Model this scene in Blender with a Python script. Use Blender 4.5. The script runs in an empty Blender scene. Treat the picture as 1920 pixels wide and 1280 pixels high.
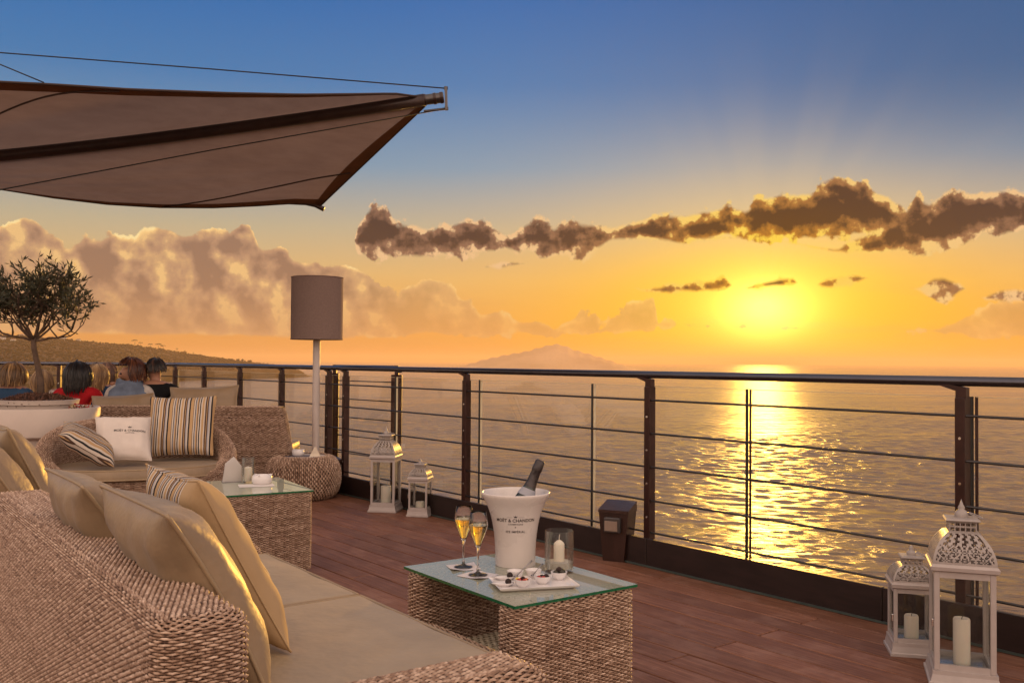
import bpy, bmesh, math, random
import numpy as np
from mathutils import Vector, Matrix, Quaternion

scene = bpy.context.scene
C = scene.collection
rnd = random.Random(7)
nrs = np.random.RandomState(11)
R = math.radians

# ------------------------------------------------------------------ camera
F_PX = 1780.0                      # focal length in pixels of the 1920 px wide photograph
CAM_Z = 1.22
cam_d = bpy.data.cameras.new('camera')
cam_d.sensor_width = 36.0
cam_d.lens = 36.0 * F_PX / 1920.0
cam_d.clip_start = 0.05
cam_d.clip_end = 200000
cam = bpy.data.objects.new('camera', cam_d)
C.objects.link(cam)
CAM_M = Matrix.Rotation(R(90 + 1.17), 3, 'X') @ Matrix.Rotation(R(0.4), 3, 'Z')
cam.matrix_world = Matrix.Translation((0, 0, CAM_Z)) @ CAM_M.to_4x4()
scene.camera = cam


def ray(px, py):
    return (CAM_M @ Vector(((px - 960) / F_PX, -(py - 640) / F_PX, -1.0)))


def on_z(px, py, z=0.0):           # the point of a level plane
    r = ray(px, py)
    t = (z - CAM_Z) / r.z
    return Vector((r.x * t, r.y * t, z))


def at_d(px, py, d):               # the point at ground distance d in front
    r = ray(px, py)
    t = d / r.y
    return Vector((r.x * t, d, CAM_Z + r.z * t))


# ------------------------------------------------------------------ exposure and engine
scene.view_settings.view_transform = 'Standard'
scene.view_settings.look = 'None'
scene.view_settings.exposure = 0.0
scene.view_settings.gamma = 1.0
scene.render.engine = 'CYCLES'
cy = scene.cycles
cy.use_denoising = True
cy.max_bounces = 10
cy.diffuse_bounces = 3
cy.glossy_bounces = 4
cy.transmission_bounces = 8
cy.transparent_max_bounces = 24
cy.volume_bounces = 1
cy.caustics_reflective = False
cy.caustics_refractive = False
cy.sample_clamp_indirect = 4.0
cy.sample_clamp_direct = 12.0


def lin1(c):
    c = c / 255.0
    return c / 12.92 if c <= 0.04045 else ((c + 0.055) / 1.055) ** 2.4


def L(r, g, b):                    # 8 bit display colour to linear
    return (lin1(r), lin1(g), lin1(b), 1.0)


# ------------------------------------------------------------------ node helpers
class NT:
    def __init__(self, tree):
        self.t = tree

    def node(self, kind, **kw):
        n = self.t.nodes.new(kind)
        for k, v in kw.items():
            setattr(n, k, v)
        return n

    def put(self, sock, v):
        if v is None:
            return
        if isinstance(v, bpy.types.NodeSocket):
            self.t.links.new(v, sock)
        else:
            sock.default_value = v

    def m(self, op, a, b=None, c=None, clamp=False):
        n = self.node('ShaderNodeMath', operation=op, use_clamp=clamp)
        for i, v in enumerate((a, b, c)):
            self.put(n.inputs[i], v)
        return n.outputs[0]

    def v(self, op, a, b=None, out=0):
        n = self.node('ShaderNodeVectorMath', operation=op)
        self.put(n.inputs[0], a)
        self.put(n.inputs[1], b)
        return n.outputs[out]

    def mix(self, f, a, b, blend='MIX'):
        n = self.node('ShaderNodeMix', data_type='RGBA', blend_type=blend)
        self.put(n.inputs[0], f)
        self.put(n.inputs[6], a)
        self.put(n.inputs[7], b)
        return n.outputs[2]

    def smooth(self, x, lo, hi, to0=0.0, to1=1.0):
        n = self.node('ShaderNodeMapRange', interpolation_type='SMOOTHSTEP')
        for i, v in enumerate((x, lo, hi, to0, to1)):
            self.put(n.inputs[i], v)
        return n.outputs[0]

    def noise(self, vec, scale, detail=4.0, rough=0.55, dist=0.0, dims='3D'):
        n = self.node('ShaderNodeTexNoise', noise_dimensions=dims)
        self.put(n.inputs['Vector'], vec)
        n.inputs['Scale'].default_value = scale
        n.inputs['Detail'].default_value = detail
        n.inputs['Roughness'].default_value = rough
        n.inputs['Distortion'].default_value = dist
        return n.outputs[0]

    def ramp(self, f, stops, interp='LINEAR'):
        n = self.node('ShaderNodeValToRGB')
        cr = n.color_ramp
        cr.interpolation = interp
        while len(cr.elements) < len(stops):
            cr.elements.new(0.5)
        for e, (p, c) in zip(cr.elements, stops):
            e.position = p
            e.color = c if len(c) == 4 else (*c, 1)
        self.put(n.inputs[0], f)
        return n.outputs[0]

    def xyz(self, x, y, z=0.0):
        n = self.node('ShaderNodeCombineXYZ')
        for i, v in enumerate((x, y, z)):
            self.put(n.inputs[i], v)
        return n.outputs[0]

    def sep(self, v):
        n = self.node('ShaderNodeSeparateXYZ')
        self.put(n.inputs[0], v)
        return n.outputs


# ------------------------------------------------------------------ sky and sun
SUN_DIR = ray(1432, 548).normalized()
SUN_EL = math.asin(SUN_DIR.z)
SUN_AZ = math.atan2(SUN_DIR.x, SUN_DIR.y)


def azel(px, py):
    d = ray(px, py).normalized()
    return math.degrees(math.atan2(d.x, d.y)), math.degrees(math.asin(d.z))


def build_world():
    w = bpy.data.worlds.new('World')
    scene.world = w
    w.use_nodes = True
    t = w.node_tree
    t.nodes.clear()
    N = NT(t)
    tc = N.node('ShaderNodeTexCoord')
    d = N.v('NORMALIZE', tc.outputs['Generated'])
    x, y, z = N.sep(d)
    az = N.m('MULTIPLY', N.m('ARCTAN2', x, y), 57.29578)
    el = N.m('MULTIPLY', N.m('ARCSINE', z), 57.29578)
    p = N.xyz(az, el, 0.0)
    # clear air
    sky = N.node('ShaderNodeTexSky', sky_type='NISHITA')
    sky.sun_disc = False
    sky.sun_elevation = SUN_EL
    sky.sun_rotation = SUN_AZ
    sky.altitude = 60
    sky.air_density = 1.4
    sky.dust_density = 3.0
    sky.ozone_density = 1.5
    nish = N.v('SCALE', sky.outputs[0])
    nish.node.inputs['Scale'].default_value = 0.06
    e01 = N.m('DIVIDE', el, 60.0, clamp=True)
    ramp = N.ramp(e01, [
        (0.000, L(226, 144, 72)), (0.035, L(238, 170, 90)), (0.080, L(232, 188, 122)),
        (0.130, L(196, 182, 152)), (0.190, L(124, 158, 184)), (0.270, L(62, 126, 184)),
        (0.360, L(16, 106, 180)), (0.600, L(150, 165, 190)), (1.0, L(226, 205, 192))])  # pale top stops, out of view, add warm fill from overhead
    # the left of the view is a clearer blue than the right
    base = N.mix(0.12, ramp, nish)
    veil = N.smooth(az, -5.0, 30.0)
    veil = N.m('MULTIPLY', veil, N.smooth(el, 6.0, 16.0))
    veil = N.m('MULTIPLY', veil, N.smooth(N.m('ABSOLUTE', az), 60.0, 120.0, 1.0, 0.0))
    base = N.mix(N.m('MULTIPLY', veil, 0.62), base, L(30, 80, 124))
    # peach evening sky away from the sun, overbright as added fill for the terrace
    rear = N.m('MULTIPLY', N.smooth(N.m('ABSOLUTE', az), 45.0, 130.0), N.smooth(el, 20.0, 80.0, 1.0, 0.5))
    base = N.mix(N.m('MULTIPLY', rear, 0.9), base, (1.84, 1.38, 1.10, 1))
    sa, se = math.degrees(SUN_AZ), math.degrees(SUN_EL)

    def bump(ca, ce, wa, we, power=1.0):
        q = N.v('MULTIPLY', N.v('SUBTRACT', p, (ca, ce, 0)), (1 / wa, 1 / we, 0))
        return N.m('EXPONENT', N.m('MULTIPLY', N.v('DOT_PRODUCT', q, q, out=1), -power))

    def tail(ca, ce, wa, we):
        q = N.v('MULTIPLY', N.v('SUBTRACT', p, (ca, ce, 0)), (1 / wa, 1 / we, 0))
        return N.m('EXPONENT', N.m('MULTIPLY', N.v('LENGTH', q, out=1), -1.6))

    col = N.mix(N.m('MULTIPLY', bump(sa, 9.0, 11.0, 3.6), 0.42), base, L(222, 196, 148))
    col = N.mix(N.m('MULTIPLY', bump(sa + 1, 1.5, 17.0, 4.6), 0.85), col, L(255, 176, 40))
    col = N.mix(N.m('MULTIPLY', bump(sa, 3.0, 9.5, 4.0), 0.95), col, L(255, 200, 12))
    # shafts of light above the cloud
    ang = N.m('ARCTAN2', N.m('SUBTRACT', az, sa), N.m('SUBTRACT', el, se))
    shaft = N.noise(N.xyz(N.m('MULTIPLY', ang, 2.2), 3.3, 0.0), 1.6, 1.0, dims='2D')
    shaft = N.m('MULTIPLY', N.smooth(shaft, 0.42, 0.70), bump(sa + 2, 11.0, 9.0, 5.0))
    col = N.mix(N.m('MULTIPLY', shaft, 0.07), col, L(236, 206, 160))
    core = N.m('ADD', N.m('MULTIPLY', bump(sa, 3.0, 2.2, 1.5, 1.0), 0.45), N.m('MULTIPLY', tail(sa, 3.3, 4.2, 2.6), 0.70))
    # thin streaks in the low sky
    streak = N.noise(N.v('MULTIPLY', p, (0.10, 0.75, 1)), 1.0, 4.0, 0.6, dims='2D')
    low = N.smooth(el, 0.3, 9.0, 1.0, 0.0)
    streak = N.m('MULTIPLY', N.m('MULTIPLY', N.smooth(streak, 0.5, 0.75), low), 0.16)
    col = N.mix(streak, col, L(214, 150, 96))
    col = N.mix(core, col, (2.2, 1.65, 0.36, 1), blend='ADD')

    AZ0, AZ1, EL1 = -32.0, 32.0, 16.0

    def band(pts):
        """Cloud outline: (px, y of the top edge, y of the foot) -> distance inside it and thickness, in degrees."""
        stops = []
        for (px, ty, by) in pts:
            a0, te = azel(px, ty)
            _, be = azel(px, by)
            stops.append(((a0 - AZ0) / (AZ1 - AZ0), (te / EL1, be / EL1, 0, 1)))
        stops.sort(key=lambda s: s[0])
        first = (max(0.0, stops[0][0] - 0.006), (stops[0][1][1], stops[0][1][0], 0, 1))
        last = (min(1.0, stops[-1][0] + 0.006), (stops[-1][1][1], stops[-1][1][0], 0, 1))
        stops = [first] + stops + [last]
        assert len(stops) <= 32, len(stops)
        r = N.ramp(N.m('DIVIDE', N.m('SUBTRACT', az, AZ0), AZ1 - AZ0, clamp=True), stops)
        top, foot, _ = N.sep(r)
        top = N.m('MULTIPLY', top, EL1)
        foot = N.m('MULTIPLY', foot, EL1)
        ins = N.m('MINIMUM', N.m('SUBTRACT', top, el), N.m('SUBTRACT', el, foot))
        return ins, N.m('SUBTRACT', top, foot)

    def c7(pts):                   # outline points read from an enlargement of the photograph
        return [(640 + x / 1.5, 300 + a_ / 1.5, 300 + b_ / 1.5) for (x, a_, b_) in pts]

    # ---- the pale cumulus bank over the headland
    bank = [(-60, 440, 624), (0, 430, 624), (45, 410, 624), (70, 416, 624), (90, 440, 624), (128, 474, 624), (140, 462, 624), (160, 450, 626), (190, 456, 627), (206, 446, 628),
            (258, 447, 628), (264, 428, 628), (300, 426, 629), (330, 440, 629), (350, 446, 629), (395, 441, 629), (440, 446, 629), (452, 428, 629), (468, 434, 628),
            (488, 470, 628), (527, 470, 628), (550, 492, 628), (590, 498, 627), (605, 516, 627), (640, 508, 627), (668, 506, 627), (692, 522, 626), (720, 548, 626), (750, 560, 625)]
    bank2 = [(735, 572, 624), (765, 537, 624), (800, 529, 624), (848, 533, 624), (862, 566, 622), (885, 574, 622), (900, 590, 622), (935, 587, 622), (965, 602, 622), (1000, 608, 621), (1030, 614, 620), (1040, 625, 619),
             (1052, 610, 620), (1085, 597, 621), (1114, 601, 620), (1122, 622, 619), (1134, 616, 620), (1160, 595, 621), (1188, 579, 620), (1225, 574, 618), (1234, 610, 605),
             (1700, 640, 600), (1770, 614, 626), (1800, 602, 626), (1830, 590, 626), (1870, 574, 626), (1925, 570, 626), (1990, 580, 626)]
    i1, t1 = band(bank)
    i1b, t1b = band(bank2)
    n1 = N.noise(p, 0.46, 7.0, 0.60, dims='2D')
    n2 = N.noise(N.v('ADD', p, (0.42, 0.22, 0)), 0.46, 5.0, 0.60, dims='2D')
    bil = N.m('ABSOLUTE', N.m('SUBTRACT', N.m('MULTIPLY', n1, 2.0), 1.0))
    jag = N.m('ADD', N.m('MULTIPLY', N.m('SUBTRACT', n1, 0.52), 2.6), N.m('MULTIPLY', bil, 0.7))
    D1 = N.m('MAXIMUM', i1, i1b)
    D1 = N.m('ADD', D1, N.m('ADD', 0.22, N.m('MULTIPLY', jag, N.smooth(D1, -0.6, 1.6, 0.62, 0.9))))
    a1 = N.smooth(D1, 0.0, 0.15)
    base_el = azel(300, 628)[1]
    a1 = N.m('MULTIPLY', a1, N.smooth(N.m('ADD', el, N.m('MULTIPLY', n1, 0.3)), base_el + 0.05, base_el + 0.30))
    a1 = N.m('MULTIPLY', a1, N.smooth(az, -12.5, -5.0, 0.94, 0.45))
    r1 = N.noise(p, 0.34, 3.0, 0.50, dims='2D')
    r2 = N.noise(N.v('ADD', p, (0.75, 0.40, 0)), 0.34, 3.0, 0.50, dims='2D')
    relief = N.m('ADD', N.m('MULTIPLY', N.m('SUBTRACT', r1, r2), 3.2), N.m('MULTIPLY', N.m('SUBTRACT', n1, n2), 1.8))
    relief = N.m('ADD', 0.36, relief, clamp=True)
    relief = N.m('ADD', N.m('MULTIPLY', relief, 0.74), N.m('MULTIPLY', N.smooth(D1, 0.05, 0.55, 1.0, 0.0), 0.42), clamp=True)
    c1 = N.ramp(relief, [(0.0, L(146, 112, 94)), (0.34, L(184, 142, 112)), (0.58, L(206, 162, 118)), (0.82, L(250, 204, 134)), (1.0, L(255, 226, 160))])
    c1 = N.mix(N.smooth(el, base_el, base_el + 3.4, 0.55, 0.0), c1, L(200, 150, 106))
    col = N.mix(a1, col, c1)

    # ---- the dark band in front of the sun
    dk1 = c7([(45, 190, 262), (72, 150, 264), (100, 130, 266), (135, 140, 267), (152, 186, 268), (215, 188, 268), (262, 206, 265), (300, 190, 262), (360, 170, 260), (405, 182, 255), (455, 210, 246), (510, 226, 252), (600, 240, 262),
              (690, 192, 205), (800, 188, 216), (880, 168, 220), (960, 158, 232), (1040, 150, 216), (1085, 134, 206), (1140, 150, 212), (1180, 112, 220), (1230, 100, 216), (1330, 98, 218), (1346, 68, 216), (1385, 50, 213),
              (1460, 74, 204), (1530, 104, 197), (1575, 130, 194), (1612, 176, 190)])
    dk2 = c7([(470, 222, 250), (525, 182, 250), (560, 180, 262), (600, 200, 266), (640, 176, 268), (690, 186, 262), (760, 192, 222), (1000, 212, 228), (1180, 215, 218), (1395, 250, 262), (1440, 226, 256), (1520, 202, 256), (1590, 150, 250),
              (1622, 112, 246), (1655, 128, 244), (1690, 95, 242), (1720, 84, 238), (1752, 104, 236), (1800, 96, 198), (1870, 88, 204), (1925, 96, 192), (2000, 90, 190)])
    dk3 = c7([(400, 298, 304), (450, 285, 304), (510, 288, 294), (700, 330, 300), (848, 362, 372), (900, 356, 373), (960, 347, 370), (1050, 341, 366), (1068, 328, 364), (1092, 340, 362), (1112, 372, 340),
              (1140, 356, 366), (1180, 344, 360), (1230, 334, 356), (1272, 330, 354), (1300, 362, 340), (1340, 348, 352), (1380, 332, 360), (1432, 322, 352), (1476, 326, 336), (1530, 360, 330),
              (1622, 358, 370), (1662, 337, 382), (1694, 335, 402), (1744, 352, 364), (1780, 380, 360), (1800, 386, 394), (1850, 368, 397), (1900, 364, 398), (1940, 370, 398)])
    parts = [band(k) for k in (dk1, dk2, dk3)]
    m1 = N.noise(N.v('ADD', p, (40, 7, 0)), 0.80, 7.0, 0.54, dims='2D')
    m2 = N.noise(N.v('ADD', p, (40.12, 7.42, 0)), 0.80, 5.0, 0.54, dims='2D')
    bl2 = N.m('ABSOLUTE', N.m('SUBTRACT', N.m('MULTIPLY', m1, 2.0), 1.0))
    jag2 = N.m('ADD', N.m('MULTIPLY', N.m('SUBTRACT', m1, 0.54), 2.0), N.m('MULTIPLY', bl2, 0.6))
    D2 = None
    for ins, th in parts:
        amp = N.smooth(th, 0.0, 2.6, 0.18, 0.95)
        v_ = N.m('ADD', N.m('ADD', ins, N.smooth(th, 0.0, 1.2, 0.05, 0.26)), N.m('MULTIPLY', jag2, amp))
        D2 = v_ if D2 is None else N.m('MAXIMUM', D2, v_)
    a2 = N.smooth(D2, 0.0, 0.30)
    near = bump(sa, 5.5, 8.5, 5.5)
    rel2 = N.m('MULTIPLY', N.m('SUBTRACT', m2, m1), 3.2)
    thick = N.m('ADD', N.m('MULTIPLY', D2, 1.05), rel2)
    rim = N.mix(near, L(236, 192, 142), L(255, 214, 60))
    body = N.mix(near, L(58, 42, 44), L(70, 40, 10))
    mid = N.mix(near, L(142, 104, 84), L(196, 126, 20))
    c2 = N.mix(N.smooth(thick, 0.05, 0.42), rim, mid)
    c2 = N.mix(N.smooth(thick, 0.22, 1.15), c2, body)
    col = N.mix(N.m('MULTIPLY', a2, 0.97), col, c2)

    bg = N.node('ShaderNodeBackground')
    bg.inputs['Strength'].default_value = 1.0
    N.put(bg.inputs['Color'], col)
    out = N.node('ShaderNodeOutputWorld')
    t.links.new(bg.outputs[0], out.inputs[0])
    w.cycles.sampling_method = 'MANUAL'
    w.cycles.sample_map_resolution = 512


build_world()
sun_d = bpy.data.lights.new('sun', 'SUN')
sun_d.energy = 3.3
sun_d.angle = R(2.2)
sun_d.color = (1.0, 0.49, 0.08)
sun = bpy.data.objects.new('sun', sun_d)
C.objects.link(sun)
sun.rotation_euler = SUN_DIR.to_track_quat('Z', 'Y').to_euler()
sun.location = (10, 30, 20)


# ------------------------------------------------------------------ mesh helpers
class MB:
    def __init__(self):
        self.v, self.f, self.m = [], [], []
        self.mi = 0

    def add(self, vs, fs):
        o = len(self.v)
        self.v.extend([tuple(p) for p in vs])
        self.f.extend([tuple(i + o for i in f) for f in fs])
        self.m.extend([self.mi] * len(fs))
        return self

    def box(self, c, s, M=None, bev=0.0):
        cx, cy_, cz = c
        hx, hy, hz = s[0] / 2, s[1] / 2, s[2] / 2
        if bev <= 0:
            vs = [Vector((sx * hx, sy * hy, sz * hz)) for sz in (-1, 1) for sx, sy in ((-1, -1), (1, -1), (1, 1), (-1, 1))]
            fs = [(3, 2, 1, 0), (4, 5, 6, 7), (0, 1, 5, 4), (1, 2, 6, 5), (2, 3, 7, 6), (3, 0, 4, 7)]
        else:
            b = min(bev, hx * .99, hy * .99, hz * .99)
            ring = []
            for sx, sy in ((-1, -1), (1, -1), (1, 1), (-1, 1)):
                for k in (0, 1):
                    if sx * sy > 0:
                        ring.append((sx * hx, sy * (hy - b)) if k == 0 else (sx * (hx - b), sy * hy))
                    else:
                        ring.append((sx * (hx - b), sy * hy) if k == 0 else (sx * hx, sy * (hy - b)))
            vs = []
            for z, k in ((-hz, 1), (-hz + b, 0), (hz - b, 0), (hz, 1)):
                for (x, y) in ring:
                    if k:
                        vs.append(Vector((x * (hx - b) / hx, y * (hy - b) / hy, z)))
                    else:
                        vs.append(Vector((x, y, z)))
            fs = [tuple(range(7, -1, -1)), tuple(range(24, 32))]
            for l in range(3):
                for i in range(8):
                    j = (i + 1) % 8
                    fs.append((l * 8 + i, l * 8 + j, l * 8 + 8 + j, l * 8 + 8 + i))
        if M is not None:
            vs = [M @ v for v in vs]
        return self.add([v + Vector(c) for v in vs], fs)

    def bar(self, p0, p1, w, h, up=(0, 0, 1)):        # a rectangular bar from p0 to p1
        p0, p1 = Vector(p0), Vector(p1)
        d = (p1 - p0).normalized()
        s = d.cross(Vector(up))
        if s.length < 1e-4:
            s = d.cross(Vector((1, 0, 0)))
        s.normalize()
        u = s.cross(d).normalized()
        vs = [p + s * a * w / 2 + u * b * h / 2 for p in (p0, p1) for a, b in ((-1, -1), (1, -1), (1, 1), (-1, 1))]
        return self.add(vs, [(3, 2, 1, 0), (4, 5, 6, 7), (0, 1, 5, 4), (1, 2, 6, 5), (2, 3, 7, 6), (3, 0, 4, 7)])

    def tube(self, pts, r, n=8, caps=True, closed=False):
        pts = [Vector(p) for p in pts]
        k = len(pts)
        rs = r if isinstance(r, (list, tuple)) else [r] * k
        o_v, o_f = [], []
        ref = None
        for i, p in enumerate(pts):
            if closed:
                d = (pts[(i + 1) % k] - pts[i - 1])
            else:
                d = pts[min(i + 1, k - 1)] - pts[max(i - 1, 0)]
            d.normalize()
            if ref is None:
                ref = Vector((0, 0, 1)) if abs(d.z) < 0.9 else Vector((1, 0, 0))
            a = d.cross(ref).normalized()
            b = a.cross(d).normalized()
            ref = b
            for j in range(n):
                t = 2 * math.pi * j / n
                o_v.append(p + (a * math.cos(t) + b * math.sin(t)) * rs[i])
        for i in range(k if closed else k - 1):
            i2 = (i + 1) % k
            for j in range(n):
                j2 = (j + 1) % n
                o_f.append((i * n + j, i * n + j2, i2 * n + j2, i2 * n + j))
        if caps and not closed:
            o_f.append(tuple(range(n - 1, -1, -1)))
            o_f.append(tuple((k - 1) * n + j for j in range(n)))
        return self.add(o_v, o_f)

    def lathe(self, prof, n=24, c=(0, 0, 0), M=None):
        vs, fs = [], []
        rings = []
        for (r, z) in prof:
            if r < 1e-6:
                rings.append([len(vs)])
                vs.append(Vector((0, 0, z)))
            else:
                rings.append(list(range(len(vs), len(vs) + n)))
                for j in range(n):
                    t = 2 * math.pi * j / n
                    vs.append(Vector((r * math.cos(t), r * math.sin(t), z)))
        for a, b in zip(rings[:-1], rings[1:]):
            for j in range(n):
                j2 = (j + 1) % n
                if len(a) == 1 and len(b) == 1:
                    continue
                if len(a) == 1:
                    fs.append((a[0], b[j2], b[j])[::-1])
                elif len(b) == 1:
                    fs.append((a[j], a[j2], b[0]))
                else:
                    fs.append((a[j], a[j2], b[j2], b[j]))
        if M is not None:
            vs = [M @ v for v in vs]
        return self.add([v + Vector(c) for v in vs], fs)

    def grid(self, P, closed_u=False):                # P[i][j] rows of points
        ni, nj = len(P), len(P[0])
        vs = [p for row in P for p in row]
        fs = []
        for i in range(ni - 1):
            for j in range(nj if closed_u else nj - 1):
                j2 = (j + 1) % nj
                fs.append((i * nj + j, i * nj + j2, (i + 1) * nj + j2, (i + 1) * nj + j))
        return self.add(vs, fs)

    def build(self, name, mats, parent=None, smooth=False, angle=None):
        me = bpy.data.meshes.new(name)
        me.from_pydata(self.v, [], self.f)
        if not isinstance(mats, (list, tuple)):
            mats = [mats]
        for m in mats:
            me.materials.append(m)
        if len(mats) > 1:
            me.polygons.foreach_set('material_index', self.m)
        if smooth:
            me.polygons.foreach_set('use_smooth', [True] * len(self.f))
            if angle:
                me.set_sharp_from_angle(angle=R(angle))
        me.update()
        return link(name, me, parent)


def link(name, me, parent=None):
    o = bpy.data.objects.new(name, me)
    C.objects.link(o)
    if parent is not None:
        o.parent = parent
    return o


def np_mesh(name, verts, quads, mat, parent=None, tone=None, smooth=True):
    me = bpy.data.meshes.new(name)
    nv, nq = len(verts), len(quads)
    me.vertices.add(nv)
    me.vertices.foreach_set('co', np.ascontiguousarray(verts, dtype=np.float32).ravel())
    me.loops.add(nq * 4)
    me.loops.foreach_set('vertex_index', np.ascontiguousarray(quads, dtype=np.int32).ravel())
    me.polygons.add(nq)
    me.polygons.foreach_set('loop_start', np.arange(0, nq * 4, 4, dtype=np.int32))
    me.polygons.foreach_set('loop_total', np.full(nq, 4, dtype=np.int32))
    if smooth:
        me.polygons.foreach_set('use_smooth', np.ones(nq, dtype=bool))
    if tone is not None:
        a = me.attributes.new('tone', 'FLOAT', 'POINT')
        a.data.foreach_set('value', np.ascontiguousarray(tone, dtype=np.float32))
    me.materials.append(mat)
    me.update()
    me.validate()
    return link(name, me, parent)


def thing(name, label, cat, loc=(0, 0, 0), rotz=0.0, group=None):
    o = bpy.data.objects.new(name, None)
    C.objects.link(o)
    o.empty_display_size = 0.1
    o.location = loc
    o.rotation_euler = (0, 0, rotz)
    return tag(o, label, cat, group)


def tag(o, label=None, cat=None, group=None, kind=None):
    if label:
        o['label'] = label
    if cat:
        o['category'] = cat
    if group:
        o['group'] = group
    if kind:
        o['kind'] = kind
    return o


def dup(root, loc=None, rotz=None, label=None, group=None, scale=None):
    r = root.copy()
    C.objects.link(r)
    if loc is not None:
        r.location = loc
    if rotz is not None:
        r.rotation_euler = (0, 0, rotz)
    if scale is not None:
        r.scale = (scale,) * 3
    if label:
        r['label'] = label
    if group:
        r['group'] = group
    for ch in list(root.children):
        c = ch.copy()
        C.objects.link(c)
        c.parent = r
        for g in list(ch.children):
            d = g.copy()
            C.objects.link(d)
            d.parent = c
    return r


def rotz_of(v):                                       # rotation that turns local +x onto v
    return math.atan2(v[1], v[0])


# ------------------------------------------------------------------ materials
def new_mat(name):
    m = bpy.data.materials.new(name)
    m.use_nodes = True
    t = m.node_tree
    t.nodes.clear()
    N = NT(t)
    out = N.node('ShaderNodeOutputMaterial')
    return m, N, out


def pbr(name, col, rough=0.5, metal=0.0, var=0.12, scale=8.0, bump=0.0, bscale=60.0, spec=0.5, sss=0.0, coat=0.0,
        stretch=(1, 1, 1), rvar=0.1, trans=0.0, sheen=0.0, bdist=0.01):
    m, N, out = new_mat(name)
    b = N.node('ShaderNodeBsdfPrincipled')
    tc = N.node('ShaderNodeTexCoord')
    vec = N.v('MULTIPLY', tc.outputs['Object'], stretch)
    n = N.noise(vec, scale, 5.0, 0.6)
    dark = tuple(c * (1 - var) for c in col[:3]) + (1,)
    lite = tuple(min(1, c * (1 + var)) for c in col[:3]) + (1,)
    N.put(b.inputs['Base Color'], N.mix(N.smooth(n, 0.3, 0.7), dark, lite))
    N.put(b.inputs['Roughness'], N.m('ADD', rough - rvar / 2, N.m('MULTIPLY', n, rvar)))
    b.inputs['Metallic'].default_value = metal
    b.inputs['Specular IOR Level'].default_value = spec
    b.inputs['Coat Weight'].default_value = coat
    b.inputs['Sheen Weight'].default_value = sheen
    if sss:
        b.inputs['Subsurface Weight'].default_value = sss
        b.inputs['Subsurface Radius'].default_value = (0.02, 0.012, 0.008)
    if bump:
        bp = N.node('ShaderNodeBump')
        bp.inputs['Strength'].default_value = bump
        bp.inputs['Distance'].default_value = bdist
        N.put(bp.inputs['Height'], N.noise(vec, bscale, 4.0, 0.6))
        N.put(b.inputs['Normal'], bp.outputs[0])
    sh = b.outputs[0]
    if trans:
        tr = N.node('ShaderNodeBsdfTranslucent')
        N.put(tr.inputs['Color'], lite)
        mx = N.node('ShaderNodeMixShader')
        mx.inputs[0].default_value = trans
        N.t.links.new(sh, mx.inputs[1])
        N.t.links.new(tr.outputs[0], mx.inputs[2])
        sh = mx.outputs[0]
    N.t.links.new(sh, out.inputs[0])
    return m


def thin_glass(name, tint=(1, 1, 1, 1), ior=1.5, rough=0.0, gain=1.0):
    m, N, out = new_mat(name)
    tr = N.node('ShaderNodeBsdfTransparent')
    tr.inputs[0].default_value = tint
    gl = N.node('ShaderNodeBsdfGlossy')
    gl.inputs['Roughness'].default_value = rough
    fr = N.node('ShaderNodeFresnel')
    fr.inputs[0].default_value = ior
    mx = N.node('ShaderNodeMixShader')
    N.put(mx.inputs[0], N.m('MULTIPLY', fr.outputs[0], gain, clamp=True))
    N.t.links.new(tr.outputs[0], mx.inputs[1])
    N.t.links.new(gl.outputs[0], mx.inputs[2])
    N.t.links.new(mx.outputs[0], out.inputs[0])
    return m


def solid_glass(name, col=(1, 1, 1, 1), ior=1.45, rough=0.0):
    m, N, out = new_mat(name)
    b = N.node('ShaderNodeBsdfPrincipled')
    b.inputs['Base Color'].default_value = col
    b.inputs['Roughness'].default_value = rough
    b.inputs['IOR'].default_value = ior
    b.inputs['Transmission Weight'].default_value = 1.0
    N.t.links.new(b.outputs[0], out.inputs[0])
    return m


# directions of the terrace: A runs away to the left along the sea railing, B points out to sea
TH = R(38.3)
A = Vector((-math.sin(TH), math.cos(TH), 0))
B = Vector((math.cos(TH), math.sin(TH), 0))


def ST(s, t, z=0.0):
    v = A * s + B * t
    return Vector((v.x, v.y, z))

# ================================================================== SETTING
SEA_Z = -60.0


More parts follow.
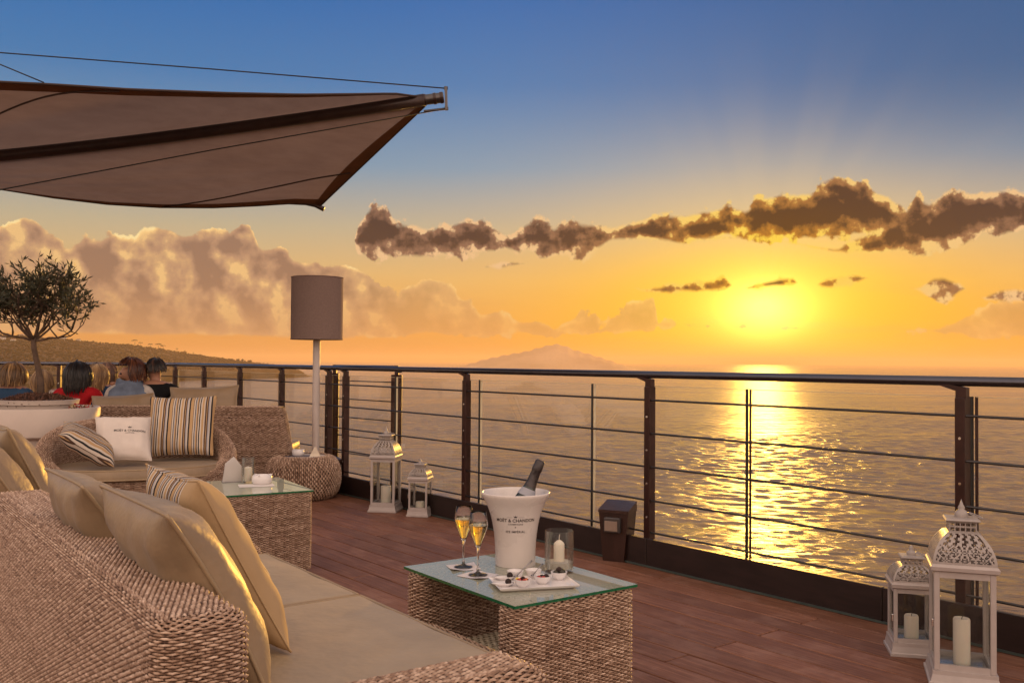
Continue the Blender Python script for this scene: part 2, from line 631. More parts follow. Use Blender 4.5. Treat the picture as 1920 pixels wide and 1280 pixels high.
def make_sea():
    m, N, out = new_mat('sea_water')
    b = N.node('ShaderNodeBsdfPrincipled')
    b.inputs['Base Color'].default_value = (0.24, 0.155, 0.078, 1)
    b.inputs['IOR'].default_value = 1.42
    b.inputs['Specular IOR Level'].default_value = 0.5
    tc = N.node('ShaderNodeTexCoord')
    o = tc.outputs['Object']
    cd = N.node('ShaderNodeCameraData')
    v1 = N.v('MULTIPLY', o, (0.22, 0.50, 1))
    h = N.m('ADD', N.noise(v1, 1.0, 5.0, 0.62), N.m('MULTIPLY', N.noise(N.v('MULTIPLY', o, (0.040, 0.095, 1)), 1.0, 3.0), 5.0))
    h = N.m('ADD', h, N.m('MULTIPLY', N.noise(N.v('MULTIPLY', o, (0.012, 0.034, 1)), 1.0, 2.0), 11.0))
    bp = N.node('ShaderNodeBump')
    bp.inputs['Distance'].default_value = 1.0
    bp.inputs['Strength'].default_value = 0.55
    N.put(bp.inputs['Height'], h)
    N.put(b.inputs['Normal'], bp.outputs[0])
    calm = N.noise(N.v('MULTIPLY', o, (0.0022, 0.006, 1)), 1.0, 4.0, 0.6)
    N.put(b.inputs['Roughness'], N.smooth(calm, 0.35, 0.65, 0.13, 0.22))
    N.t.links.new(b.outputs[0], out.inputs[0])
    nr, na = 900, 560
    r = 130.0 * np.exp(np.linspace(0, math.log(5000 / 130.0), nr))
    a = np.radians(np.linspace(-37, 37, na))
    RR, AA = np.meshgrid(r, a, indexing='ij')
    X, Y = RR * np.sin(AA), RR * np.cos(AA)
    Z = np.zeros_like(X)
    rs = np.random.RandomState(5)
    for i in range(46):
        lam = 2.4 * (17 / 2.4) ** (i / 45.0)
        th = rs.normal(R(205), 0.55)
        k = 2 * math.pi / lam
        amp = 0.0085 * lam ** 0.9
        ph = rs.uniform(0, 6.283)
        # waves shorter than the grid can carry fade out with distance
        fade = np.clip((lam / (RR * 0.0037 + 1e-6) - 2.0) / 2.5, 0, 1)
        w = np.sin(k * (X * math.sin(th) + Y * math.cos(th)) + ph)
        Z += amp * fade * (w + 0.25 * w * w)
    env = 0.75 + 0.35 * np.sin(X * 0.011 + 1.3 * np.sin(Y * 0.006)) * np.sin(Y * 0.009 + 2)
    Z *= env
    verts = np.stack([X, Y, Z], -1).reshape(-1, 3)
    idx = np.arange(nr * na).reshape(nr, na)
    q = np.stack([idx[:-1, :-1], idx[1:, :-1], idx[1:, 1:], idx[:-1, 1:]], -1).reshape(-1, 4)
    # the plain water beyond, all round
    R0 = [0.5, 3000, 5000, 12000, 30000]
    n = 96
    fv, fq = [], []
    for rr in R0:
        for j in range(n):
            t = 2 * math.pi * j / n
            fv.append((rr * math.cos(t), rr * math.sin(t), -1.0))
    for l in range(len(R0) - 1):
        for j in range(n):
            j2 = (j + 1) % n
            fq.append((l * n + j, l * n + n + j, l * n + n + j2, l * n + j2))
    fq = np.array(fq) + len(verts)
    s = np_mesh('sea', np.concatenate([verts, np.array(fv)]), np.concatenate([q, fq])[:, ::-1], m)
    s.location = (0, 0, SEA_Z)
    tag(s, 'wide golden sea below the terrace', kind='structure')


make_sea()

# ------------------------------------------------------------------ headland, island
M_HILL = pbr('hill_scrub', (0.060, 0.040, 0.026, 1), 0.95, var=0.45, scale=0.02, bump=0.0, spec=0.1)
M_PINE = pbr('pine_foliage', (0.026, 0.024, 0.015, 1), 0.9, var=0.3, scale=0.3, spec=0.1)
M_TRUNKF = pbr('pine_bark', (0.06, 0.04, 0.03, 1), 0.9)
M_HOUSE = pbr('house_plaster', (0.62, 0.56, 0.48, 1), 0.8, var=0.1, scale=0.2)
M_HROOF = pbr('house_roof', (0.26, 0.13, 0.09, 1), 0.8, var=0.15, scale=0.3)
M_HWIN = pbr('house_window', (0.05, 0.05, 0.06, 1), 0.2)

RIDGE = [(-400, 600), (-150, 618), (0, 629), (60, 631), (100, 634), (160, 641), (250, 648), (312, 656), (375, 667), (441, 675), (500, 682), (540, 690), (562, 694), (578, 704), (588, 712)]
SHORE = [(-400, 790), (0, 735), (200, 722), (331, 714), (437, 711), (540, 707.5), (588, 706)]


def lerp_tab(tab, x):
    return float(np.interp(x, [p[0] for p in tab], [p[1] for p in tab]))


def hill_d(px, b):                 # ground distance of the hill at shore (b=0) .. ridge (b=1)
    sh = on_z(px, lerp_tab(SHORE, px), SEA_Z).y
    back = np.interp(px, [-400, 330, 480, 588], [1200, 1000, 420, 60])
    return sh + b * back, sh, back


def hill_point(px, b, noise=True):
    d, sh, back = hill_d(px, b)
    top = at_d(px, lerp_tab(RIDGE, px), sh + back).z - SEA_Z
    top = max(top, 0.5)
    cliff = min(top, 26.0)
    if b <= 1:
        f = min(1.0, b / 0.05)
        z = cliff * (f * f * (3 - 2 * f)) + (top - cliff) * max(0.0, (b - 0.05) / 0.95) ** 0.8
    else:
        z = top * max(0.0, 1 - (b - 1) * 1.2)
    p = at_d(px, 700, d)
    if noise and 0.01 < b < 1.9:
        z += 3.2 * math.sin(p.x * 0.021 + 2 * math.sin(p.y * 0.013)) * math.sin(p.y * 0.017 + 1) * min(1, b * 4) * min(1, abs(1 - b) * 5 + 0.2)
        z += 1.3 * math.sin(p.x * 0.09 + p.y * 0.05) * math.sin(p.y * 0.07) * min(1, b * 6) * (0 if px > 560 else 1)
    return Vector((p.x, p.y, SEA_Z + z))


mb = MB()
PX = list(range(-400, 589, 6))
bs = [-0.02, 0.0, 0.015, 0.03, 0.05] + [0.05 + 0.95 * i / 26 for i in range(1, 27)] + [1.15, 1.4, 1.84]
mb.grid([[hill_point(px, b) - Vector((0, 0, 3 if b < 0 else 0)) for px in PX] for b in bs])
hill = mb.build('headland', M_HILL, smooth=True)
tag(hill, 'hazy brown wooded headland sloping down to the sea', kind='structure')

# woods on the headland read as one mass
wv, wf = [], []
ico = [(0, 0, 1), (0.89, 0, 0.45), (0.28, 0.85, 0.45), (-0.72, 0.53, 0.45), (-0.72, -0.53, 0.45), (0.28, -0.85, 0.45), (0, 0, -0.6)]
icf = [(0, 1, 2), (0, 2, 3), (0, 3, 4), (0, 4, 5), (0, 5, 1), (6, 2, 1), (6, 3, 2), (6, 4, 3), (6, 5, 4), (6, 1, 5)]
mbw = MB()
for i in range(5200):
    px = rnd.uniform(-120, 555)
    b = rnd.random() ** 0.8 * 1.0
    if b < 0.06:
        continue
    p = hill_point(px, b)
    s = rnd.uniform(2.0, 5.2) * (1.25 if b > 0.97 else 1)
    if px > 470:
        s *= 0.55
    rz = rnd.uniform(0, 6.28)
    vs = []
    for (x, y, z) in ico:
        k = s * rnd.uniform(0.75, 1.25)
        vs.append((p.x + (x * math.cos(rz) - y * math.sin(rz)) * k * 1.2, p.y + (x * math.sin(rz) + y * math.cos(rz)) * k * 1.2, p.z + z * k * 0.8 + s * 0.3))
    mbw.add(vs, icf)
woods = mbw.build('headland_wood', M_PINE)
tag(woods, 'dark scrub and woodland covering the headland', 'wood', kind='stuff')


def umbrella_pine(px, h, w, label):
    p = hill_point(px, 0.99)
    t = thing('pine_tree', label, 'tree', p, 0, 'pine trees on the ridge')
    m = MB()
    m.tube([(0, 0, -2), (0.4, 0, h * 0.5), (0.2, 0.2, h * 0.72)], [0.8, 0.6, 0.45], 6)
    m.build('trunk', M_TRUNKF, t)
    m = MB()
    for k in range(26):
        a, rr = rnd.uniform(0, 6.28), math.sqrt(rnd.random()) * w
        c = (rr * math.cos(a), rr * math.sin(a), h * 0.78 + (1 - (rr / w) ** 2) * h * 0.18 + rnd.uniform(-.5, .5))
        s = rnd.uniform(0.14, 0.26) * w
        m.add([(c[0] + x * s * rnd.uniform(.8, 1.3), c[1] + y * s * rnd.uniform(.8, 1.3), c[2] + z * s * 0.7) for (x, y, z) in ico], icf)
    m.build('crown', M_PINE, t)


for i, (px, h, w) in enumerate([(252, 22, 10), (263, 17, 8), (281, 16, 8), (296, 20, 12), (305, 17, 9), (331, 14, 5), (346, 10, 4), (362, 9, 4)]):
    umbrella_pine(px, h, w, ['tallest umbrella pine on the ridge, leftmost of the row', 'smaller pine just right of the tallest ridge pine', 'low pine between the two big ridge pines',
                            'broadest umbrella pine in the middle of the ridge row', 'pine touching the broadest ridge pine on its right', 'slim lone pine right of the broad ridge pines',
                            'small dark tree second from the right end of the ridge row', 'smallest ridge tree at the right end of the row'][i])


def house(px, b, w, h, dd, label):
    p = hill_point(px, b) - Vector((0, 0, 2))
    t = thing('hillside_house', label, 'house', p, rnd.uniform(-0.4, 0.2), 'houses on the headland')
    MB().box((0, 0, h / 2 + 1), (w, dd, h + 2)).build('wall', M_HOUSE, t)
    MB().add([(-w * .54, -dd * .54, h + 2.02), (w * .54, -dd * .54, h + 2.02), (w * .54, dd * .54, h + 2.02), (-w * .54, dd * .54, h + 2.02), (-w * .3, 0, h + 4.2), (w * .3, 0, h + 4.2)],
             [(0, 1, 5, 4), (1, 2, 5), (2, 3, 4, 5), (3, 0, 4), (3, 2, 1, 0)]).build('roof', M_HROOF, t)
    n = max(2, int(w / 4))
    for k in range(n):
        for z in ([h * 0.35 + 2, h * 0.75 + 2] if h > 7 else [h * 0.55 + 2]):
            MB().box(((k + .5) / n * w - w / 2, -dd / 2 - 0.03, z), (1.4, 0.14, 1.8)).build('window', M_HWIN, t)


house(3, 0.80, 16, 10, 10, 'tall pale house at the left edge of the headland')
house(24, 0.74, 11, 6, 9, 'small pale house just right of the tall one on the slope')
house(116, 0.985, 22, 8, 10, 'long pale villa on the ridge left of the olive crown tip')
house(146, 0.985, 12, 8, 9, 'short pale house on the ridge under the olive crown tip')
house(40, 0.985, 13, 6, 9, 'low house on the ridge behind the olive trunk')
house(92, 0.965, 10, 5, 8, 'small house just left of the long ridge villa')

# the faint island on the horizon; paled rock colour stands in for haze
M_ISLE = pbr('island_rock_hazed', (0.50, 0.35, 0.225, 1), 0.95, var=0.2, scale=0.002, spec=0.1)
ISL = [(852, 694), (880, 684), (912, 674), (955, 665), (990, 659), (1022, 650), (1045, 645), (1062, 648), (1080, 656), (1105, 663), (1135, 672), (1170, 684), (1200, 694)]
mb = MB()
rows = []
for k, f in ((0, 0.0), (400, 0.55), (900, 1.0), (1500, 0.0)):
    row = []
    for px in range(848, 1206, 4):
        p = at_d(px, 0, 6500 + k)
        top = max(0.0, at_d(px, lerp_tab(ISL, px) + 1.2 * math.sin(px * 0.31), 7400).z - SEA_Z)
        row.append(Vector((p.x, 6500 + k, SEA_Z - 3 + (top + 3) * f)))
    rows.append(row)
mb.grid(rows)
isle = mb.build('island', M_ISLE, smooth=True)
tag(isle, 'faint hazy mountain island on the horizon', kind='structure')


# ------------------------------------------------------------------ deck
def deck_mat():
    m, N, out = new_mat('deck_wood')
    b = N.node('ShaderNodeBsdfPrincipled')
    tc = N.node('ShaderNodeTexCoord')
    oi = N.node('ShaderNodeObjectInfo')
    o = tc.outputs['Object']
    rv = N.m('MULTIPLY', oi.outputs['Random'], 40.0)
    v = N.v('ADD', o, N.xyz(rv, rv, 0.0))
    grain = N.noise(N.v('MULTIPLY', v, (1.2, 26, 1)), 2.2, 6.0, 0.65, 0.4)
    blot = N.noise(v, 4.5, 5.0, 0.65)
    wear = N.noise(v, 17.0, 4.0, 0.7)
    c = N.ramp(grain, [(0.22, (0.080, 0.029, 0.016, 1)), (0.5, (0.180, 0.073, 0.040, 1)), (0.80, (0.32, 0.150, 0.090, 1))])
    c = N.mix(N.m('MULTIPLY', N.smooth(blot, 0.46, 0.70), 0.55), c, (0.29, 0.155, 0.112, 1))
    c = N.mix(N.m('MULTIPLY', N.smooth(wear, 0.55, 0.75), 0.25), c, (0.34, 0.20, 0.15, 1))
    hs = N.node('ShaderNodeHueSaturation')
    N.put(hs.inputs['Value'], N.m('ADD', 0.88, N.m('MULTIPLY', oi.outputs['Random'], 0.32)))
    N.put(hs.inputs['Color'], c)
    N.put(b.inputs['Base Color'], hs.outputs[0])
    N.put(b.inputs['Roughness'], N.m('ADD', 0.36, N.m('MULTIPLY', blot, 0.30)))
    b.inputs['Specular IOR Level'].default_value = 0.30
    y = N.sep(o)[1]
    groove = N.m('ABSOLUTE', N.m('SINE', N.m('MULTIPLY', y, math.pi / 0.0062)))
    hgt = N.m('ADD', N.m('MULTIPLY', groove, 0.7), N.m('MULTIPLY', grain, 0.6))
    bp = N.node('ShaderNodeBump')
    bp.inputs['Strength'].default_value = 0.55
    bp.inputs['Distance'].default_value = 0.0022
    N.put(bp.inputs['Height'], hgt)
    N.put(b.inputs['Normal'], bp.outputs[0])
    N.t.links.new(b.outputs[0], out.inputs[0])
    return m


M_DECK = deck_mat()
M_JOIST = pbr('deck_underlay', (0.012, 0.009, 0.008, 1), 0.9)
T_RAIL = 4.155
slab = MB()
s0, s1, t0, t1 = -4.0, 17.0, -7.0, T_RAIL + 0.28
slab.add([ST(s, t, z) for z in (-0.45, -0.030) for s, t in ((s0, t0), (s0, t1), (s1, t1), (s1, t0))],
         [(3, 2, 1, 0), (4, 5, 6, 7), (0, 1, 5, 4), (1, 2, 6, 5), (2, 3, 7, 6), (3, 0, 4, 7)])
deck = slab.build('deck', M_JOIST)
tag(deck, 'red brown timber deck of the terrace', kind='structure')
PW, PL = 0.155, 2.08
plank_meshes = {}


def plank_mesh(length):
    k = round(length, 2)
    if k not in plank_meshes:
        ob = MB().box((0, 0, -0.0125), (length - 0.006, PW - 0.0085, 0.025), bev=0.003)
        me = bpy.data.meshes.new('plank')
        me.from_pydata(ob.v, [], ob.f)
        me.materials.append(M_DECK)
        plank_meshes[k] = me
    return plank_meshes[k]


row = 0
t = T_RAIL + 0.15 - PW / 2
while t > -6.4:
    off = 2.67 if row % 2 == 0 else 3.71
    k0 = math.floor((-2.0 - off) / PL)
    s = off + k0 * PL
    while s < 16:
        mid = ST(s + PL / 2, t)
        # planks that the view reaches or nearly reaches
        if mid.y > -0.6 and abs(mid.x) < 1.35 + 0.78 * max(mid.y, 0) and mid.y < 15.5:
            pl = bpy.data.objects.new('plank', plank_mesh(PL))
            C.objects.link(pl)
            pl.parent = deck
            pl.location = (mid.x, mid.y, rnd.uniform(-0.0012, 0.0006))
            pl.rotation_euler = (0, 0, rotz_of(A))
        s += PL
    row += 1
    t -= PW

# ------------------------------------------------------------------ railings
M_POST = pbr('post_steel_brown', (0.036, 0.012, 0.009, 1), 0.36, metal=0.35, var=0.25, scale=14)
M_RAILTUBE = pbr('handrail_metal', (0.10, 0.10, 0.12, 1), 0.20, metal=0.9, var=0.08, scale=5)
M_CABLE = pbr('cable_steel', (0.06, 0.055, 0.055, 1), 0.35, metal=0.8)
M_BRIGHT = pbr('bright_steel', (0.75, 0.72, 0.68, 1), 0.2, metal=1.0)
M_KICK = pbr('kick_board', (0.017, 0.008, 0.007, 1), 0.42, var=0.3, scale=6, stretch=(1, 1, 6), bump=0.15, bscale=90)
M_STRIP = pbr('edge_strip', (0.10, 0.14, 0.13, 1), 0.35, metal=0.6)
M_PANE = thin_glass('railing_glass', (0.975, 0.985, 0.98, 1), 1.45, 0.0, 0.14)
M_PANE_EDGE = pbr('glass_edge_profile', (0.03, 0.03, 0.028, 1), 0.3, metal=0.4)
M_GLINT = pbr('glass_edge_bright', (0.72, 0.62, 0.42, 1), 0.25, var=0.05)
CAB_Z = [0.99, 0.79, 0.59, 0.39, 0.20]
RAIL_Z = 1.143
T_POST = T_RAIL + 0.05


def rail_frame(root, P):           # helper: a railing in world coordinates under an identity Empty
    pass


def post(par, p, along, twin=False, z1=1.07):
    out = Vector((along.y, -along.x, 0))
    if out.dot(B) < 0:
        out = -out
    w = 0.046
    m = MB()
    M = Matrix.Rotation(rotz_of(along), 3, 'Z')
    m.box((p.x, p.y, z1 / 2 - 0.01), (w, 0.055, z1 + 0.02), M, bev=0.003)
    ob = m.build('post', M_POST, par)
    if twin:
        q = p + along * 0.075 + out * 0.03
        MB().box((q.x, q.y, z1 / 2 - 0.01), (w, 0.05, z1 + 0.02), M, bev=0.003).build('twin_plate', M_POST, ob)
    # unused cable holes: bright steel discs stand in for daylight through them
    for z in (0.89, 0.69, 0.49, 0.29):
        c = p - out * 0.0285
        MB().lathe([(0.0, 0.0), (0.0065, 0.0), (0.0075, -0.002), (0.0075, -0.004)], 10, (c.x, c.y, z), (out * -1).to_track_quat('Z', 'Y').to_matrix()).build('hole_disc', M_BRIGHT, ob)
    # arm that carries the handrail
    m = MB()
    a0 = p + Vector((0, 0, z1))
    h = 0.055
    pts = [(-0.024, z1 - 0.01), (0.024, z1 - 0.01), (0.024, z1 + 0.030), (0.105, RAIL_Z - 0.018), (0.075, RAIL_Z - 0.010), (-0.024, z1 + 0.045)]
    vs = []
    for sgn in (-1, 1):
        for (x, z) in pts:
            vs.append(Vector((p.x, p.y, z)) + along * x + out * 0.016 * sgn)
    n = len(pts)
    fs = [tuple(range(n - 1, -1, -1)), tuple(range(n, 2 * n))] + [(i, (i + 1) % n, n + (i + 1) % n, n + i) for i in range(n)]
    m.add(vs, fs)
    m.build('bracket', M_POST, ob)
    return ob


rail = thing('sea_railing', 'dark handrail with posts, cables and glass panes along the sea edge', 'railing')
S_A, S_C = -0.6, 12.40
# handrail as one tube with the bend at the far corner
left_dir = Vector((-1, 0.0, 0))
corner = ST(S_C, T_POST)
rail_pts = [ST(s, T_POST, RAIL_Z) for s in np.linspace(S_A, S_C - 0.25, 14)]
rail_pts += [corner + A * -0.08 + Vector((0, 0, RAIL_Z)), corner + left_dir * 0.10 + Vector((0, 0, RAIL_Z))]
rail_pts += [corner + left_dir * d_ + Vector((0, 0, RAIL_Z)) for d_ in (0.4, 1.5, 3.0, 5.0)]
MB().tube(rail_pts, 0.0225, 14).build('handrail', M_RAILTUBE, rail, smooth=True)
for s in (0.18, 2.08, 3.98, 5.876, 7.776):
    post(rail, ST(s, T_POST), A)
for s in (8.10, 9.14, 10.23, 11.33, 12.36):
    post(rail, ST(s, T_POST), A, twin=True)
for k in (1.49, 2.95, 4.4):
    post(rail, corner + left_dir * k, left_dir, twin=False)
for z in CAB_Z:
    MB().tube([ST(s, T_POST - 0.012, z) for s in np.linspace(S_A, S_C, 4)], 0.0062, 8).build('cable', M_CABLE, rail, smooth=True)
    MB().tube([corner + Vector((0, 0, z)), corner + left_dir * 5.0 + Vector((0, 0, z))], 0.0062, 8).build('cable', M_CABLE, rail, smooth=True)
# glass panes with slim upright profiles at their joints
joints = [2.055 - 1.235, 2.055, 3.29, 4.53, 5.77, 6.98, 8.16, 9.30, 10.40, 11.50, 12.40]
tg = T_POST + 0.052
for a_, b_ in zip(joints[:-1], joints[1:]):
    m = MB()
    m.bar(ST(a_ + 0.012, tg, 0.625), ST(b_ - 0.012, tg, 0.625), 0.010, 0.89)
    g = m.build('glass_pane', M_PANE, rail)
    MB().bar(ST(a_ + 0.012, tg, 1.0725), ST(b_ - 0.012, tg, 1.0725), 0.011, 0.003).build('pane_edge', M_GLINT, g)
for j in joints:
    MB().bar(ST(j + 0.011, tg, 0.15), ST(j + 0.011, tg, 1.075), 0.016, 0.014).build('pane_profile', M_PANE_EDGE, rail)
    MB().bar(ST(j - 0.013, tg, 0.15), ST(j - 0.013, tg, 1.075), 0.006, 0.012).build('pane_profile', M_GLINT if j > 4 else M_POST, rail)
for k in range(3):
    m = MB()
    m.bar(corner + left_dir * (0.05 + k * 1.5) + Vector((0, 0.06, 0.625)), corner + left_dir * (1.45 + k * 1.5) + Vector((0, 0.06, 0.625)), 0.010, 0.89)
    m.build('glass_pane', M_PANE, rail)
# kick boards, each panel a part
s = S_A
while s < S_C:
    e = min(s + 1.52, S_C)
    MB().box(ST((s + e) / 2, T_RAIL + 0.016, 0.084), (e - s - 0.004, 0.03, 0.166), Matrix.Rotation(rotz_of(A), 3, 'Z'), bev=0.003).build('kick_panel', M_KICK, rail)
    s = e
MB().bar(ST(S_A, T_RAIL - 0.004, 0.006), ST(S_C, T_RAIL - 0.004, 0.006), 0.008, 0.010).build('edge_strip', M_STRIP, rail)
MB().bar(corner + Vector((0, 0, 0.084)), corner + left_dir * 5 + Vector((0, 0, 0.084)), 0.03, 0.166).build('kick_panel', M_KICK, rail)

# a short return railing behind the corner
ret = thing('return_railing', 'short railing section behind the corner with thick brown posts', 'railing')
q0, q1 = at_d(744, 700, 9.75), at_d(628, 700, 10.6)
q0.z = q1.z = 0
dq = (q1 - q0).normalized()
MB().tube([q0 - dq * 0.06 + Vector((0, 0, RAIL_Z - 0.05)), q0 - dq * 0.05 + Vector((0, 0, RAIL_Z - 0.015)), q0 + Vector((0, 0, RAIL_Z)), q1 + Vector((0, 0, RAIL_Z))], 0.021, 10).build('handrail', M_POST, ret, smooth=True)
for q, w in ((q0, 0.11), (q1, 0.09)):
    MB().box((q.x, q.y, 0.30), (w, 0.05, 1.54), bev=0.003).build('post', M_POST, ret)
    MB().bar(q + Vector((0, 0, 1.06)), q + Vector((0, 0, RAIL_Z + 0.02)), 0.05, 0.04).build('bracket', M_POST, ret)
for z in CAB_Z:
    MB().tube([q0 + Vector((0, 0, z)), q1 + Vector((0, 0, z))], 0.0062, 8).build('cable', M_CABLE, ret, smooth=True)
MB().bar(q0 + dq * -0.2 + Vector((0, 0.0, -0.35)), q1 + dq * 0.4 + Vector((0, 0, -0.35)), 0.5, 0.24).build('landing', M_JOIST, ret)

# ================================================================== WICKER
def wicker_mat(name, dark, mid, lite, rough=0.55):
    m, N, out = new_mat(name)
    b = N.node('ShaderNodeBsdfPrincipled')
    at = N.node('ShaderNodeAttribute', attribute_name='tone')
    tc = N.node('ShaderNodeTexCoord')
    n = N.noise(tc.outputs['Object'], 160.0, 2.0, 0.6)
    f = N.m('ADD', at.outputs['Fac'], N.m('MULTIPLY', N.m('SUBTRACT', n, 0.5), 0.5))
    N.put(b.inputs['Base Color'], N.ramp(f, [(0.05, dark), (0.45, mid), (0.95, lite)]))
    b.inputs['Roughness'].default_value = rough
    b.inputs['Specular IOR Level'].default_value = 0.35
    N.t.links.new(b.outputs[0], out.inputs[0])
    return m


M_WICK = wicker_mat('wicker_strand', (0.085, 0.042, 0.027, 1), (0.32, 0.200, 0.135, 1), (0.68, 0.50, 0.38, 1))
M_WICK_IN = pbr('wicker_core', (0.028, 0.014, 0.010, 1), 0.9, var=0.3, scale=30)
M_RATTAN = wicker_mat('rattan_shelf', (0.26, 0.20, 0.14, 1), (0.46, 0.38, 0.28, 1), (0.64, 0.55, 0.43, 1))
M_FOOT = pbr('dark_foot', (0.012, 0.011, 0.010, 1), 0.5)


class Weave:
    """Collects woven strands over parametric patches: real strands that pass over and under upright stakes."""

    def __init__(self, seed=1):
        self.V, self.Q, self.T, self.n = [], [], [], 0
        self.CV, self.CQ, self.cn = [], [], 0
        self.rs = np.random.RandomState(seed)

    def _push(self, P, closed, tone):
        R_, K, M_, _ = P.shape
        idx = np.arange(R_ * K * M_).reshape(R_, K, M_) + self.n
        if closed:
            idx = np.concatenate([idx, idx[:, :, :1]], 2)
        q = np.stack([idx[:, :-1, :-1], idx[:, :-1, 1:], idx[:, 1:, 1:], idx[:, 1:, :-1]], -1).reshape(-1, 4)
        self.V.append(P.reshape(-1, 3))
        self.Q.append(q)
        self.T.append(tone.reshape(-1))
        self.n += R_ * K * M_

    def patch(self, S, Lu, Lv, pu=0.018, pv=0.0080, amp=0.0036, th=0.0028, closed=False, seg=3, stakes=True, core=True, v0=0.0, fill=0.85, jitter=0.0004):
        nr = max(1, int(round(Lv / pv)))
        pv = Lv / nr
        nst = max(2, int(round(Lu / pu)))
        if closed and nst % 2:
            nst += 1
        pu = Lu / nst
        M_ = nst * seg + (0 if closed else 1)
        u = np.arange(M_) * (pu / seg)
        r = np.arange(nr)
        prof = np.array([-0.5, -0.26, 0.26, 0.5]) * fill
        dn = np.array([-1.0, 0.55, 0.55, -1.0]) * th
        v = v0 + (r[:, None] + 0.5 + prof[None, :]) * pv                       # (R,4)
        ph = np.pi * u[None, :] / pu + np.pi * r[:, None] + 0.5 * np.pi        # (R,M)
        wave = np.cos(ph - 0.5 * np.pi)
        U = np.broadcast_to(u[None, None, :], (nr, 4, M_))
        V = np.broadcast_to(v[:, :, None], (nr, 4, M_)).copy()
        V += (self.rs.normal(0, jitter, (nr, 1, M_))) + 0.10 * pv * np.sin(ph)[:, None, :]
        P, Nn = S(U, np.clip(V, v0 - 0.3 * pv, v0 + Lv + 0.3 * pv))
        off = amp * wave[:, None, :] + dn[None, :, None] + self.rs.normal(0, 0.0005, (nr, 1, M_))
        cell = np.repeat(self.rs.normal(0, 1, (nr, nst + 2)), seg, axis=1)[:, seg // 2: seg // 2 + M_]
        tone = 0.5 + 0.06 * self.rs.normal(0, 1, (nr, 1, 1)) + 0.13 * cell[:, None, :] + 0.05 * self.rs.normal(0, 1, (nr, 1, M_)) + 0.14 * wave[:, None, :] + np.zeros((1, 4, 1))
        self._push(P + Nn * off[..., None], closed, tone)
        if stakes:
            nk = nst if closed else nst + 1
            mv = max(2, int(Lv / 0.03) + 1)
            uu = np.arange(nk) * pu
            w = pu * 0.16
            pr = np.array([-1.0, 0.0, 1.0]) * w
            UU = np.broadcast_to((uu[:, None] + pr[None, :])[:, :, None], (nk, 3, mv))
            VV = np.broadcast_to(np.linspace(v0, v0 + Lv, mv)[None, None, :], (nk, 3, mv))
            if not closed:
                UU = np.clip(UU, 0, Lu)
            P, Nn = S(UU, VV)
            o2 = np.array([-1.2, -0.1, -1.2]) * th
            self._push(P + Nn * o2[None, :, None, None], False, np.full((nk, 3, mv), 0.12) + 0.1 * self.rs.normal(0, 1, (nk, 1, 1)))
        if core:
            mu, mv = max(2, int(Lu / 0.03) + 1), max(2, int(Lv / 0.03) + 1)
            UU = np.broadcast_to(np.linspace(0, Lu, mu)[None, :], (mv, mu))
            VV = np.broadcast_to(np.linspace(v0, v0 + Lv, mv)[:, None], (mv, mu))
            P, Nn = S(UU, VV)
            P = P - Nn * 0.0062
            idx = np.arange(mu * mv).reshape(mv, mu) + self.cn
            self.CQ.append(np.stack([idx[:-1, :-1], idx[:-1, 1:], idx[1:, 1:], idx[1:, :-1]], -1).reshape(-1, 4))
            self.CV.append(P.reshape(-1, 3))
            self.cn += mu * mv

    def build(self, name, parent, mat=None):
        o = np_mesh(name, np.concatenate(self.V), np.concatenate(self.Q), mat or M_WICK, parent, np.concatenate(self.T))
        o['kind'] = 'stuff'
        if self.CV:
            np_mesh(name + '_core', np.concatenate(self.CV), np.concatenate(self.CQ), M_WICK_IN, parent)
        return o


def rr_perimeter(x0, x1, y0, y1, r):
    """Rounded rectangle as a closed curve: returns length and f(u, inset) -> xy, outward normal."""
    w, h = x1 - x0 - 2 * r, y1 - y0 - 2 * r
    q = math.pi * r / 2
    segs = [w, q, h, q, w, q, h, q]
    cum = np.concatenate([[0], np.cumsum(segs)])
    Lp = cum[-1]

    def f(u, inset):
        u = np.mod(u, Lp)
        x = np.zeros_like(u)
        y = np.zeros_like(u)
        nx = np.zeros_like(u)
        ny = np.zeros_like(u)
        cs = [((x0 + r, y0), (1, 0), (0, -1)), (x1 - r, y0 + r, -90), ((x1, y0 + r), (0, 1), (1, 0)), (x1 - r, y1 - r, 0),
              ((x1 - r, y1), (-1, 0), (0, 1)), (x0 + r, y1 - r, 90), ((x0, y1 - r), (0, -1), (-1, 0)), (x0 + r, y0 + r, 180)]
        for k, c in enumerate(cs):
            mk = (u >= cum[k]) & (u <= cum[k + 1])
            t = u[mk] - cum[k]
            if k % 2 == 0:
                (px, py), (dx, dy), (ax, ay) = c
                x[mk], y[mk], nx[mk], ny[mk] = px + dx * t, py + dy * t, ax, ay
            else:
                cx, cy_, a0 = c
                a = np.radians(a0) + t / r
                nx[mk], ny[mk] = np.cos(a), np.sin(a)
                x[mk], y[mk] = cx + r * np.cos(a), cy_ + r * np.sin(a)
        return x - nx * inset, y - ny * inset, nx, ny
    return Lp, f


